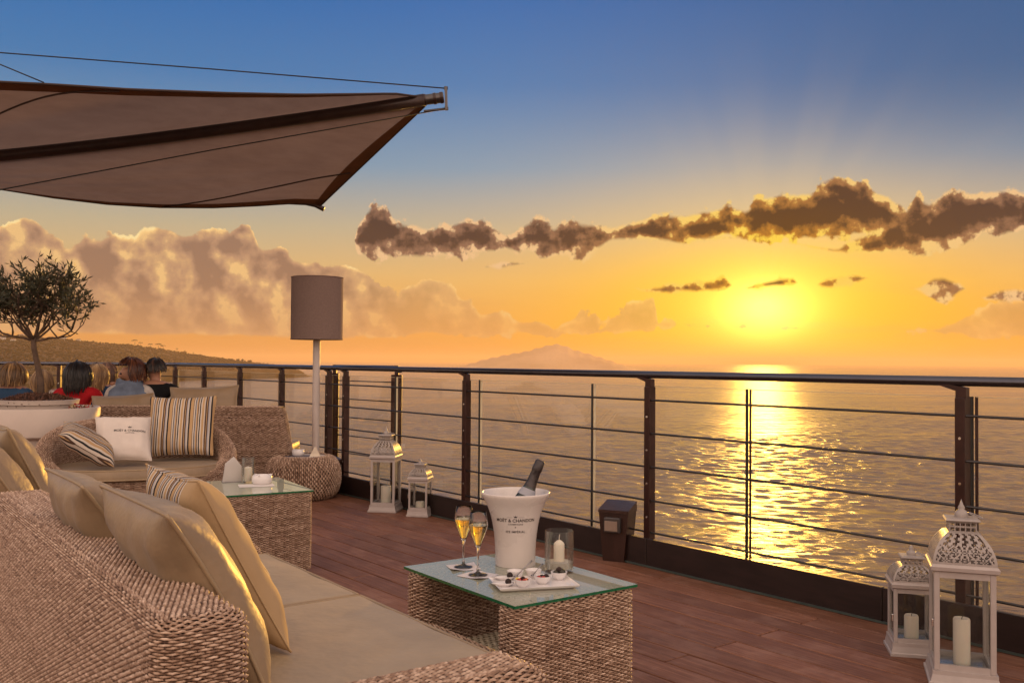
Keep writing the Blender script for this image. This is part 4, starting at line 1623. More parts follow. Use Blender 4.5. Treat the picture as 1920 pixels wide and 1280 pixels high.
def bollard(label, loc, rotz, h=0.34):
    t = thing('deck_bollard', label, 'bollard', loc, rotz, 'deck bollard lights')
    w0, w1, d = 0.135, 0.19, 0.155
    ht = h * 0.86
    MB().add([(-w0 / 2, -d / 2, 0), (w0 / 2, -d / 2, 0), (w0 / 2, d / 2, 0), (-w0 / 2, d / 2, 0), (-w1 / 2, -d / 2, ht), (w1 / 2, -d / 2, ht), (w1 / 2, d / 2, ht), (-w1 / 2, d / 2, ht)],
             [(3, 2, 1, 0), (4, 5, 6, 7), (0, 1, 5, 4), (1, 2, 6, 5), (2, 3, 7, 6), (3, 0, 4, 7)]).build('body', M_BOLL, t)
    e = 0.003
    MB().add([(-w1 / 2 - e, -d / 2 - e, ht + 0.001), (w1 / 2 + e, -d / 2 - e, ht + 0.001), (w1 / 2 + e, d / 2 + e, ht + 0.001), (-w1 / 2 - e, d / 2 + e, ht + 0.001),
              (-w1 / 2 - e, -d / 2 - e, ht + 0.018), (w1 / 2 + e, -d / 2 - e, ht + 0.018), (w1 / 2 + e, d / 2 + e, h + 0.012), (-w1 / 2 - e, d / 2 + e, h + 0.012)],
             [(3, 2, 1, 0), (4, 5, 6, 7), (0, 1, 5, 4), (1, 2, 6, 5), (2, 3, 7, 6), (3, 0, 4, 7)]).build('lid', M_BOLLTOP, t)
    b = MB().box((0.0, -d / 2 - 0.016, ht * 0.76), (0.105, 0.032, 0.090), bev=0.004).build('lamp_box', M_LAMPBOX, t)
    MB().box((-0.004, -d / 2 - 0.0335, ht * 0.745), (0.082, 0.004, 0.060), bev=0.001).build('diffuser', M_LAMPFACE, b)
    return t


p = on_z(1157, 1052, 0)
bollard('dark wooden bollard light with a steel lamp beside the bucket', (p.x + 0.01, p.y + 0.07, 0.001), R(-26))
p = at_d(612, 900, 8.66)
bollard('dark bollard light behind the woven pouf', (p.x + 0.02, p.y, 0.001), R(60))

# ================================================================== THINGS ON THE NEAR TABLE
GZ = GLASS_Z + 0.0003


def tz(px, py, z=None):            # a spot on the near table's glass
    return on_z(px, py, GZ if z is None else z)


M_BUCKET = pbr('bucket_white', (0.68, 0.62, 0.59, 1), 0.28, var=0.03, scale=6, spec=0.5, coat=0.3)
M_BTEXT = pbr('bucket_print', (0.035, 0.022, 0.020, 1), 0.5, var=0.0)
M_ICE = solid_glass('ice', (0.92, 0.95, 1.0, 1), 1.31, 0.08)
bk = tz(966, 1057)
bk = Vector((bk.x, bk.y, GZ))
bucket = thing('champagne_bucket', 'flared white champagne bucket standing on the near glass table', 'bucket', bk)
BP = [(0.0725, 0.0), (0.0735, 0.004), (0.0735, 0.05), (0.0765, 0.10), (0.0845, 0.155), (0.0985, 0.205), (0.1155, 0.240), (0.1300, 0.2600)]
BPz = [b[1] for b in BP]
BPr = [b[0] for b in BP]


def bprof(z):                      # smooth radius of the bucket at height z
    zz = np.linspace(-0.02, 0.02, 5)
    return float(np.mean([np.interp(min(max(z + d_, 0), 0.26), BPz, BPr) for d_ in zz]))


outer = [(bprof(z), z) for z in np.linspace(0, 0.262, 30)]
inner = [(r_ - 0.006, z + 0.0015) for (r_, z) in outer[::-1] if z > 0.012]
MB().lathe([(0, 0)] + outer + [(outer[-1][0] - 0.002, 0.2645), (outer[-1][0] - 0.0045, 0.2645)] + inner + [(0, inner[-1][1])], 64).build('shell', M_BUCKET, bucket, smooth=True, angle=60)
facing = math.atan2(-bk.y, -bk.x)


def text_mesh(body, size, spacing=1.0):
    cu = bpy.data.curves.new('text', 'FONT')
    cu.body = body
    cu.size = size
    cu.align_x = 'CENTER'
    cu.align_y = 'CENTER'
    cu.space_character = spacing
    cu.resolution_u = 3
    cu.offset = size * 0.018
    o = bpy.data.objects.new('text', cu)
    C.objects.link(o)
    dg = bpy.context.evaluated_depsgraph_get()
    me = bpy.data.meshes.new_from_object(o.evaluated_get(dg))
    bm = bmesh.new()
    bm.from_mesh(me)
    bmesh.ops.triangulate(bm, faces=bm.faces[:])
    vs = [v.co.copy() for v in bm.verts]
    fs = [tuple(v.index for v in f.verts) for f in bm.faces]
    bm.free()
    bpy.data.objects.remove(o)
    bpy.data.curves.remove(cu)
    bpy.data.meshes.remove(me)
    return vs, fs


def crown_shape(s):
    pts = [(-0.5, -0.35), (0.5, -0.35), (0.62, 0.22), (0.30, -0.02), (0.0, 0.42), (-0.30, -0.02), (-0.62, 0.22)]
    vs = [Vector((x * s, y * s, 0)) for x, y in pts] + [Vector((0, -0.1 * s, 0))]
    fs = [(i, (i + 1) % 7, 7) for i in range(7)]
    vs2 = []
    for (cx, cy_) in ((0.62, 0.27), (-0.62, 0.27), (0, 0.48)):
        b = len(vs)
        for k in range(6):
            vs.append(Vector((s * (cx + 0.09 * math.cos(k * math.pi / 3)), s * (cy_ + 0.09 * math.sin(k * math.pi / 3)), 0)))
        fs.append(tuple(range(b, b + 6)))
    return vs, fs


def wrap(m, vs, fs, zc, dx=0.0):
    o = []
    for v in vs:
        z = zc + v.y
        r_ = bprof(z) + 0.0007
        a = facing + (v.x + dx) / r_
        o.append((r_ * math.cos(a), r_ * math.sin(a), z))
    m.add(o, fs)


for (body, size, sp, z) in (('MOËT & CHANDON', 0.0165, 1.02, 0.172), ('CHAMPAGNE', 0.0078, 1.25, 0.1585), ('★', 0.007, 1.0, 0.148), ('ICE IMPÉRIAL', 0.0112, 1.10, 0.131)):
    m = MB()
    if body == '★':
        vs, fs = [Vector((0, 0, 0))] + [Vector(((0.0034 if k % 2 == 0 else 0.0015) * math.sin(k * math.pi / 5), (0.0034 if k % 2 == 0 else 0.0015) * math.cos(k * math.pi / 5), 0)) for k in range(10)], [(0, 1 + (k + 1) % 10, 1 + k) for k in range(10)]
    else:
        vs, fs = text_mesh(body, size, sp)
    wrap(m, vs, fs, z)
    m.build('lettering', M_BTEXT, bucket)
m = MB()
vs, fs = crown_shape(0.010)
wrap(m, vs, fs, 0.1865)
m.build('crown_emblem', M_BTEXT, bucket)
for sg in (-1, 1):
    m = MB()
    wrap(m, [Vector((sg * 0.011, -0.0004, 0)), Vector((sg * 0.030, -0.0004, 0)), Vector((sg * 0.030, 0.0004, 0)), Vector((sg * 0.011, 0.0004, 0))], [(0, 1, 2, 3) if sg > 0 else (3, 2, 1, 0)], 0.184)
    m.build('rule_line', M_BTEXT, bucket)
# ice
for k in range(20):
    a, rr = rnd.uniform(0, 6.28), math.sqrt(rnd.random()) * 0.072
    M = Matrix.Rotation(rnd.uniform(0, 3), 3, 'X') @ Matrix.Rotation(rnd.uniform(0, 3), 3, 'Z')
    s = rnd.uniform(0.022, 0.030)
    c = bk + Vector((rr * math.cos(a), rr * math.sin(a), rnd.uniform(0.180, 0.205)))
    ic = MB().box((0, 0, 0), (s, s, s), M, bev=0.004).build('ice_cube', M_ICE)
    ic.location = c
    tag(ic, 'clear ice cube heaped in the white champagne bucket', 'ice cube', 'ice in the bucket')

# bottle
M_BOTTLE = pbr('bottle_green', (0.010, 0.016, 0.010, 1), 0.08, var=0.1, coat=0.5)
M_FOIL = pbr('bottle_foil', (0.06, 0.05, 0.05, 1), 0.36, metal=0.6, var=0.25, scale=60, bump=0.3, bscale=70)
M_LABEL = pbr('bottle_label', (0.32, 0.32, 0.36, 1), 0.5, var=0.05)
bt = thing('champagne_bottle', 'dark champagne bottle with grey foil neck leaning in the bucket', 'bottle')
b_top = at_d(1014, 862, bk.y + 0.02)
b_low = Vector((bk.x - 0.028, bk.y - 0.01, GZ + 0.085))
axis = (b_top - b_low)
bl = axis.length
bt.location = b_low
bt.rotation_euler = axis.to_track_quat('Z', 'Y').to_euler()
MB().lathe([(0, 0), (0.040, 0.0), (0.0425, 0.006), (0.0425, bl - 0.185), (0.039, bl - 0.160), (0.030, bl - 0.128), (0.0228, bl - 0.106), (0.0195, bl - 0.09)], 28).build('body', M_BOTTLE, bt, smooth=True, angle=60)
MB().lathe([(0.0232, bl - 0.106), (0.0205, bl - 0.092), (0.0190, bl - 0.078), (0.0172, bl - 0.045), (0.0185, bl - 0.043), (0.0195, bl - 0.034), (0.0185, bl - 0.026), (0.0178, bl - 0.006), (0.014, bl - 0.001), (0, bl)], 28).build('foil', M_FOIL, bt, smooth=True, angle=60)
MB().lathe([(0.0432, bl - 0.245), (0.0432, bl - 0.192)], 28).build('label_band', M_LABEL, bt, smooth=True)
MB().lathe([(0.0352, bl - 0.1405), (0.0258, bl - 0.1135)], 28).build('neck_band', M_LABEL, bt, smooth=True)

# flutes
M_CLEAR = solid_glass('clear_glass', (1, 1, 1, 1), 1.46)
M_VASE = thin_glass('vase_glass', (0.97, 0.98, 0.97, 1), 1.45, 0.0, 0.5)
M_WINE = solid_glass('champagne', (1.0, 0.80, 0.26, 1), 1.34)
M_NAPKIN = pbr('paper_napkin', (0.62, 0.58, 0.60, 1), 0.8, var=0.05)


def flute(label, nlabel, px, py, rot):
    p = tz(px, py)
    nk = MB()
    Mr = Matrix.Rotation(rot, 3, 'Z')
    n = 8
    P = []
    for j in range(n + 1):
        rw = []
        for i in range(n + 1):
            x, y = (i / n - .5) * 0.105, (j / n - .5) * 0.105
            z = 0.0010 + 0.0006 * math.sin(60 * x + 40 * y) + (0.006 * max(0, (abs(x + y) - 0.07) / 0.035))
            rw.append(Mr @ Vector((x, y, z)))
        P.append(rw)
    nk.grid(P)
    no = nk.build('paper_napkin', M_NAPKIN)
    no.location = (p.x, p.y, GZ)
    tag(no, nlabel, 'napkin', 'napkins under the flutes')
    f = thing('champagne_flute', label, 'glass', (p.x, p.y, GZ + 0.0022), 0, 'champagne flutes')
    prof = [(0.0, 0.0), (0.033, 0.0), (0.0335, 0.001), (0.030, 0.0025), (0.012, 0.0055), (0.0048, 0.012), (0.0038, 0.03), (0.0036, 0.078), (0.0052, 0.090), (0.0125, 0.108), (0.0230, 0.135), (0.0315, 0.160), (0.0338, 0.172), (0.0325, 0.185), (0.0275, 0.216)]
    inn = [(0.0265, 0.2162), (0.0314, 0.185), (0.0327, 0.172), (0.0304, 0.160), (0.0219, 0.135), (0.0114, 0.108), (0.004, 0.096), (0, 0.094)]
    MB().lathe(prof + inn, 40).build('bowl', M_CLEAR, f, smooth=True, angle=70)
    wine = [(0, 0.0945), (0.0037, 0.0965), (0.0112, 0.1083), (0.0216, 0.1353), (0.0300, 0.1602), (0.0322, 0.1715), (0, 0.1715)]
    MB().lathe(wine, 40).build('champagne', M_WINE, f, smooth=True, angle=40)
    return f


flute('filled champagne flute farther left on the near table', 'paper napkin under the left champagne flute', 869, 1063, 0.3)
flute('filled champagne flute nearer the bucket on the near table', 'paper napkin under the right champagne flute', 896, 1078, 0.9)

# candle in a glass cylinder
p = tz(1048, 1071)
M_SAND = pbr('white_sand', (0.62, 0.56, 0.50, 1), 0.9, var=0.1, scale=200, bump=0.5, bscale=400)
cv = thing('hurricane_vase', 'clear glass cylinder with white sand beside the bucket', 'vase', (p.x, p.y, GZ))
MB().lathe([(0, 0), (0.050, 0), (0.051, 0.002), (0.051, 0.144), (0.0500, 0.1455), (0.0485, 0.144), (0.0485, 0.014), (0, 0.013)], 44).build('cylinder', M_VASE, cv, smooth=True, angle=50)
MB().lathe([(0, 0.0135), (0.0478, 0.0145), (0.0478, 0.036), (0.030, 0.039), (0, 0.0385)], 32).build('sand', M_SAND, cv, smooth=True, angle=50)
cd_ = thing('candle', 'white pointed pillar candle inside the glass cylinder on the near table', 'candle', (p.x, p.y, GZ + 0.0386))
MB().lathe([(0, 0), (0.019, 0), (0.019, 0.058), (0.0175, 0.062), (0.008, 0.071), (0, 0.073)], 24).build('wax', M_CANDLE, cd_, smooth=True, angle=40)
MB().tube([(0, 0, 0.072), (0.0005, 0, 0.084), (0.0015, 0, 0.092)], 0.0013, 5).build('wick', M_CANDLE, cd_)

# tray with snacks
M_CHINA = pbr('white_china', (0.74, 0.70, 0.69, 1), 0.18, var=0.02, coat=0.3)
M_CHOC = pbr('truffle', (0.030, 0.012, 0.009, 1), 0.6, var=0.5, scale=60, bump=0.8, bscale=160)
M_BERRY = pbr('red_fruit', (0.32, 0.025, 0.020, 1), 0.35, var=0.4, scale=80, bump=0.4, bscale=120)
M_OLIVE = pbr('dark_olive', (0.030, 0.024, 0.014, 1), 0.25, var=0.4, scale=60)
M_YELLOW = pbr('lemon_slice', (0.72, 0.52, 0.06, 1), 0.4)
M_CUTLERY = pbr('cutlery_steel', (0.30, 0.29, 0.30, 1), 0.22, metal=1.0)
tc_ = tz(1000, 1096)
TR = R(14)
tray = thing('serving_tray', 'white china tray carrying small snack dishes on the near table', 'tray', (tc_.x, tc_.y, GZ), TR)
m = MB()
hx, hy = 0.135, 0.085
m.grid([[(x * k, y * k2, z) for (x, y) in ((-hx, -hy), (hx, -hy), (hx, hy), (-hx, hy))] for (k, k2, z) in ((0.86, 0.84, 0.0), (0.97, 0.96, 0.006), (1.0, 1.0, 0.0125), (0.985, 0.98, 0.0130), (0.93, 0.91, 0.0075), (0.86, 0.84, 0.0055))], closed_u=True)
k_ = len(m.v)
m.add([(-hx * .86, -hy * .84, 0.0055), (hx * .86, -hy * .84, 0.0055), (hx * .86, hy * .84, 0.0055), (-hx * .86, hy * .84, 0.0055)], [(0, 1, 2, 3)])
m.add([(-hx * .86, -hy * .84, 0.0), (hx * .86, -hy * .84, 0.0), (hx * .86, hy * .84, 0.0), (-hx * .86, hy * .84, 0.0)], [(3, 2, 1, 0)])
m.build('plate', M_CHINA, tray)
TZ = GZ + 0.0058


def on_tray(px, py, z=TZ):
    return on_z(px, py, z)


def snack_bowl(px, py, label, fill, blobs):
    p = on_tray(px, py)
    b = thing('snack_bowl', label, 'bowl', (p.x, p.y, TZ), 0, 'snack bowls on the tray')
    MB().lathe([(0, 0), (0.014, 0), (0.016, 0.002), (0.0245, 0.012), (0.0278, 0.024), (0.0282, 0.0255), (0.0265, 0.0255), (0.023, 0.013), (0.014, 0.005), (0, 0.0045)], 30).build('dish', M_CHINA, b, smooth=True, angle=60)
    for (x, y, z, r_, mt) in blobs:
        m = MB()
        n_, q_ = 10, 7
        m.lathe([(r_ * math.sin(math.pi * i / q_) * (1 + 0.08 * math.sin(5 * i)), r_ * (1 - math.cos(math.pi * i / q_))) for i in range(q_ + 1)], n_, (x, y, z))
        m.build(fill, mt, b, smooth=True)
    return b


snack_bowl(980, 1099, 'snack bowl of red fruit with a yellow slice at the front of the tray', 'fruit', [(-0.012, -0.004, 0.009, 0.0095, M_BERRY), (0.006, -0.010, 0.009, 0.0095, M_BERRY), (0.011, 0.006, 0.009, 0.009, M_BERRY), (-0.004, 0.010, 0.009, 0.0095, M_BERRY), (-0.018, 0.004, 0.017, 0.006, M_YELLOW), (0.001, 0.0, 0.020, 0.007, M_CHOC)])
snack_bowl(1017, 1093, 'snack bowl with dark red fruit beside the spoon', 'fruit', [(-0.012, -0.003, 0.009, 0.009, M_BERRY), (0.003, -0.010, 0.009, 0.009, M_BERRY), (0.012, 0.004, 0.011, 0.010, M_CHOC), (-0.002, 0.009, 0.010, 0.009, M_OLIVE)])
snack_bowl(1048, 1085, 'snack bowl of dark olives at the right of the tray', 'olive', [(-0.010, -0.004, 0.010, 0.011, M_OLIVE), (0.010, -0.002, 0.013, 0.0115, M_OLIVE), (0.0, 0.011, 0.013, 0.011, M_OLIVE), (0.0, 0.0, 0.022, 0.010, M_CHOC)])
snack_bowl(1000, 1081, 'empty looking snack bowl with a spoon behind the others', 'sauce', [(-0.006, 0.0, 0.006, 0.008, M_CHINA), (0.008, 0.0, 0.006, 0.008, M_CHINA)])
snack_bowl(966, 1083, 'pale snack bowl with a spoon closest to the bucket foot', 'sauce', [(-0.006, 0.0, 0.006, 0.008, M_CHINA), (0.008, 0.0, 0.006, 0.008, M_CHINA)])
for (px, py, qx, qy, lb) in ((968, 1080, 998, 1050, 'small steel spoon standing in the bowl nearest the bucket'), (999, 1078, 1018, 1056, 'small steel spoon standing in the middle back bowl')):
    a = on_tray(px, py, TZ + 0.013)
    b = at_d(qx, qy, a.y + 0.02)
    sp_ = thing('small_spoon', lb, 'spoon', (0, 0, 0), 0, 'spoons in the snack bowls')
    MB().tube([a, a.lerp(b, 0.5) + Vector((0, 0, 0.002)), b], [0.0016, 0.0015, 0.0026], 6).build('handle', M_CUTLERY, sp_, smooth=True)
    m = MB()
    m.lathe([(0.0075 * math.sin(math.pi * i / 6), -0.003 * math.cos(math.pi * i / 6)) for i in range(7)], 10, a)
    m.build('bowl', M_CUTLERY, sp_, smooth=True)
# spoon dishes with truffles
for (px, py, lb, tl) in ((945, 1098, 'leaf shaped white dish at the front left of the tray', 'round dark truffle on the front leaf dish'), (948, 1086, 'leaf shaped white dish behind the front one', 'round dark truffle on the rear leaf dish')):
    p = on_tray(px, py)
    d_ = MB()
    P = []
    for k in range(7):
        f = k / 6
        P.append([(0.034 * f * math.cos(a) * (1.25 if math.cos(a) < 0 else 1), 0.017 * f * math.sin(a), 0.002 + 0.009 * f ** 2.2) for a in [2 * math.pi * j / 28 for j in range(28)]])
    P += [[(x * 0.95, y * 0.95, z - 0.0025) for (x, y, z) in P[-1]]] + [[(x * 0.5, y * 0.5, 0.0) for (x, y, z) in P[-1]]]
    d_.grid(P, closed_u=True)
    do = d_.build('leaf_dish', M_CHINA, smooth=True)
    do.location = (p.x, p.y, TZ)
    do.rotation_euler = (0, 0, R(8))
    tag(do, lb, 'dish', 'leaf dishes on the tray')
    tr_ = MB()
    tr_.lathe([(0.0105 * math.sin(math.pi * i / 8), 0.0105 * (1 - math.cos(math.pi * i / 8))) for i in range(9)], 14)
    to = tr_.build('truffle', M_CHOC, smooth=True)
    to.location = (p.x + 0.014, p.y, TZ + 0.0042)
    tag(to, tl, 'truffle', 'truffles on the tray')

# ================================================================== THINGS ON THE FARTHER TABLE
M_PAPER = pbr('paper_white', (0.68, 0.64, 0.62, 1), 0.7, var=0.04)
p = tz(465, 905)
tm = thing('glass_tumbler', 'clear glass tumbler candle holder on the farther table', 'glass', (p.x, p.y, GZ))
MB().lathe([(0, 0), (0.036, 0), (0.037, 0.002), (0.039, 0.150), (0.038, 0.151), (0.0368, 0.150), (0.0350, 0.012), (0, 0.011)], 36).build('cylinder', M_VASE, tm, smooth=True, angle=50)
MB().lathe([(0, 0.0112), (0.022, 0.0112), (0.022, 0.088), (0.014, 0.094), (0, 0.096)], 24).build('candle_stub', M_CANDLE, tm, smooth=True, angle=40)
p = tz(438, 903)
nh = thing('napkin_holder', 'stack of folded white napkins in a holder on the farther table', 'napkin holder', (p.x, p.y, GZ), R(20))
for k, (dx, ang, hh) in enumerate(((-0.020, 0.24, 0.135), (-0.012, 0.14, 0.150), (-0.004, 0.04, 0.140), (0.006, -0.08, 0.148), (0.015, -0.2, 0.130))):
    M = Matrix.Rotation(ang, 3, 'X')
    m = MB()
    m.add([M @ Vector((-0.065, 0, 0.0)), M @ Vector((0.065, 0, 0.0)), M @ Vector((0.045, 0, hh * 0.62)), M @ Vector((0.0, 0, hh)), M @ Vector((-0.05, 0, hh * 0.72))] +
          [M @ Vector((-0.065, 0.0018, 0.0)), M @ Vector((0.065, 0.0018, 0.0)), M @ Vector((0.045, 0.0018, hh * 0.62)), M @ Vector((0.0, 0.0018, hh)), M @ Vector((-0.05, 0.0018, hh * 0.72))],
          [(0, 1, 2, 3, 4), (9, 8, 7, 6, 5)] + [(i, i + 5, (i + 1) % 5 + 5, (i + 1) % 5) for i in range(5)])
    o = m.build('napkin', M_PAPER, nh)
    o.location = (0, dx, 0.004)
MB().box((0, 0, 0.0025), (0.14, 0.06, 0.005), bev=0.001).build('tray', M_CUTLERY, nh)


def ashtray(label, loc, r_=0.060, h=0.052):
    a = thing('ashtray', label, 'ashtray', loc, 0, 'white ashtrays')
    MB().lathe([(0, 0), (r_ * 0.80, 0), (r_ * 0.98, h * 0.25), (r_, h * 0.55), (r_ * 0.95, h * 0.9), (r_ * 0.86, h), (r_ * 0.74, h * 0.9), (r_ * 0.66, h * 0.45), (0, h * 0.36)], 36).build('dish', M_CHINA, a, smooth=True, angle=70)
    for k in range(3):
        an = 0.5 + k * 2.09
        MB().box((r_ * 0.86 * math.cos(an), r_ * 0.86 * math.sin(an), h * 1.0), (0.020, 0.010, 0.008), Matrix.Rotation(an, 3, 'Z'), bev=0.002).build('rest', M_CHINA, a)
    return a


p = tz(491, 907)
ashtray('white round ashtray on the farther glass table', (p.x, p.y, GZ))
p = tz(478, 911)
mn = MB().box((0, 0, 0.0012), (0.20, 0.13, 0.0016)).build('menu_card', M_PAPER)
mn.location = (p.x, p.y + 0.03, GZ - 0.0002)
mn.rotation_euler = (0, 0, R(20))
tag(mn, 'flat pale menu card under the ashtray on the farther table', 'menu')
# the ashtray and tumbler stand on the card's edge; lift them by its thickness
for o in C.objects:
    if o.name.startswith('ashtray') or o.name.startswith('glass_tumbler'):
        o.location.z += 0.0022
# on the pouf
PZ = 0.3665
M_MENU = pbr('dark_menu', (0.10, 0.085, 0.11, 1), 0.5)
mb_ = MB().box((0, 0, 0.003), (0.24, 0.12, 0.005), bev=0.001).build('menu_card', M_MENU)
mb_.location = (POUF.x - 0.03, POUF.y - 0.04, PZ)
mb_.rotation_euler = (0, 0, R(12))
tag(mb_, 'dark menu card lying on the woven pouf', 'menu')
ashtray('white round ashtray on the woven pouf', (POUF.x - 0.04, POUF.y - 0.03, PZ + 0.0058), 0.055, 0.052)
tp_ = thing('card_stand', 'small clear triangular card stand on the woven pouf', 'card stand', (POUF.x + 0.115, POUF.y - 0.05, PZ), R(10))
for sg in (-1, 1):
    MB().add([(-0.05, sg * 0.045, 0), (0.05, sg * 0.045, 0), (0.006, sg * 0.004, 0.085), (-0.006, sg * 0.004, 0.085)], [(0, 1, 2, 3)]).build('leaf', pbr('card_acrylic', (0.62, 0.52, 0.40, 1), 0.3), tp_)
MB().box((0, 0, 0.002), (0.1, 0.09, 0.004)).build('base', M_PAPER, tp_)

# print on the white cushion
m = MB()
for (body, size, y) in (('MOËT & CHANDON', 0.0235, 0.0), ('CHAMPAGNE', 0.010, -0.022)):
    vs, fs = text_mesh(body, size)
    m.mi = 0
    m.add([(v.x + 0.04, v.y + 0.02 + y, 0) for v in vs], fs)
vs, fs = crown_shape(0.020)
m.add([(v.x + 0.04, v.y + 0.052, 0) for v in vs], fs)
cov = []
for v in m.v:
    x, y = v[0] / 0.19, v[1] / 0.20
    q = pillow_point(max(-1, min(1, x)), max(-1, min(1, y)), 1, 0.38, 0.40, 0.14, 0.07, 0.004, 9)
    cov.append((v[0], v[1], q.z + 0.0025))
m.v = cov
m.build('lettering', pbr('cushion_print', (0.08, 0.07, 0.07, 1), 0.8), white_c)

# ================================================================== FLOOR LAMP
M_SHADE = pbr('lamp_shade_fabric', (0.27, 0.19, 0.165, 1), 0.85, var=0.08, scale=60, bump=0.15, bscale=250, spec=0.2, trans=0.22)
M_POLE = pbr('lamp_pole_white', (0.56, 0.49, 0.46, 1), 0.4, var=0.04)
lp = at_d(592, 800, 8.86)
lamp = thing('floor_lamp', 'tall floor lamp with a drum shade beside the railing', 'floor lamp', (lp.x, lp.y, 0.001))
MB().lathe([(0, 0), (0.115, 0), (0.115, 0.012), (0.105, 0.018), (0, 0.02)], 36).build('base', M_POLE, lamp, smooth=True, angle=40)
MB().tube([(0, 0, 0.02), (0, 0, 1.0), (0, 0, 1.50)], 0.0335, 20).build('pole', M_POLE, lamp, smooth=True, angle=40)
zt, zb = at_d(588, 521, 8.86).z, at_d(588, 636, 8.86).z
sr = 0.238
MB().lathe([(sr, zb), (sr + 0.001, (zb + zt) / 2), (sr, zt), (sr - 0.004, zt + 0.001), (sr - 0.004, zb - 0.001), (sr, zb)], 48).build('lamp_shade', M_SHADE, lamp, smooth=True, angle=40)
MB().tube([(sr * math.cos(a), sr * math.sin(a), zt) for a in np.linspace(0, 2 * math.pi, 49)[:-1]], 0.005, 6, closed=True).build('shade_rim', M_SHADE, lamp, smooth=True)
MB().tube([(sr * math.cos(a), sr * math.sin(a), zb) for a in np.linspace(0, 2 * math.pi, 49)[:-1]], 0.005, 6, closed=True).build('shade_rim', M_SHADE, lamp, smooth=True)
MB().lathe([(0.0, zb + 0.03), (sr - 0.006, zb + 0.03)], 40).build('diffuser_disc', M_SHADE, lamp)
MB().lathe([(0.0, zt - 0.01), (sr - 0.006, zt - 0.01)], 40).build('top_disc', M_SHADE, lamp)

# ================================================================== PLANTER AND OLIVE TREE
M_POT = pbr('pot_plastic', (0.56, 0.47, 0.41, 1), 0.5, var=0.05, scale=4, bump=0.05, bscale=30)
M_SOIL = pbr('soil', (0.045, 0.022, 0.014, 1), 0.95, var=0.5, scale=40, bump=0.8, bscale=80)
PLC = Vector((-3.80, 7.62, 0))
pl_ = thing('large_planter', 'large round cream planter with a broad rim at the left', 'planter', PLC)
RM = 0.455
MB().lathe([(0, 0), (0.32, 0), (0.335, 0.01), (0.405, 0.585), (0.415, 0.595), (RM - 0.012, 0.600), (RM, 0.612), (RM + 0.012, 0.815), (RM + 0.006, 0.825), (RM - 0.022, 0.825), (RM - 0.030, 0.80), (0.36, 0.50), (0, 0.50)], 72).build('shell', M_POT, pl_, smooth=True, angle=35)
IR = 0.305
ip = thing('tree_pot', 'smaller cream pot standing inside the large planter', 'pot', PLC + Vector((0, 0, 0.5005)))
MB().lathe([(0, 0), (0.22, 0), (0.285, 0.345), (0.303, 0.350), (IR, 0.365), (IR + 0.006, 0.385), (IR - 0.016, 0.386), (IR - 0.022, 0.345), (0, 0.345)], 60).build('shell', M_POT, ip, smooth=True, angle=35)
mo = MB()
P = []
for k in range(9):
    f = k / 8
    P.append([((IR - 0.024) * f * math.cos(a), (IR - 0.024) * f * math.sin(a), 0.348 + 0.075 * (1 - f * f) + 0.012 * math.sin(9 * a + 7 * f)) for a in [2 * math.pi * j / 40 for j in range(40)]])
mo.grid(P, closed_u=True)
mo.build('soil', M_SOIL, ip, smooth=True)

M_LEAF = pbr('olive_leaf', (0.062, 0.064, 0.038, 1), 0.5, var=0.35, scale=12, trans=0.25)
M_BARK = pbr('olive_bark', (0.10, 0.062, 0.042, 1), 0.9, var=0.3, scale=20, bump=0.6, bscale=60)
M_GCOV = pbr('ground_cover_leaf', (0.10, 0.040, 0.022, 1), 0.7, var=0.5, scale=30)
M_REDF = pbr('red_flower', (0.35, 0.03, 0.03, 1), 0.6, var=0.3)


def leaf_cloud(positions, ln, wd, rs, droop=0.0, dirs=None):
    """Many small lance-shaped leaves as one mesh: two quads each, folded along the midrib."""
    n = len(positions)
    d = rs.normal(0, 1, (n, 3))
    if dirs is not None:
        d = d * 0.55 + dirs * 1.0
    d[:, 2] -= droop
    d /= np.linalg.norm(d, axis=1, keepdims=True)
    s = np.cross(d, rs.normal(0, 1, (n, 3)))
    s /= np.linalg.norm(s, axis=1, keepdims=True)
    nn = np.cross(d, s)
    l = ln * rs.uniform(0.65, 1.25, (n, 1))
    w = wd * rs.uniform(0.7, 1.2, (n, 1))
    p0 = positions
    p1 = p0 + d * l * 0.5 + s * w + nn * w * 0.35
    p2 = p0 + d * l
    p3 = p0 + d * l * 0.5 - s * w + nn * w * 0.35
    V = np.stack([p0, p1, p2, p3], 1).reshape(-1, 3)
    Q = np.arange(4 * n).reshape(n, 4)
    return V, Q


ol = thing('olive_tree', 'small olive tree with a bushy crown in the cream pot', 'tree', PLC + Vector((0.0, 0, 0.92)))
rs = np.random.RandomState(4)
tr_top = at_d(63, 634, 7.62) - Vector(ol.location)
tb = at_d(76, 752, 7.62) - Vector(ol.location)
MB().tube([(tb.x, 0, -0.06), (tb.x * 0.9 - 0.004, 0.01, 0.10), (tr_top.x + 0.03, 0.01, 0.25), (tr_top.x + 0.008, 0, tr_top.z * 0.8), (tr_top.x, 0, tr_top.z)], [0.031, 0.026, 0.023, 0.022, 0.021], 10).build('trunk', M_BARK, ol, smooth=True)
limbs = MB()
twigs = []
ctr = Vector((tr_top.x + 0.03, 0, tr_top.z + 0.33))


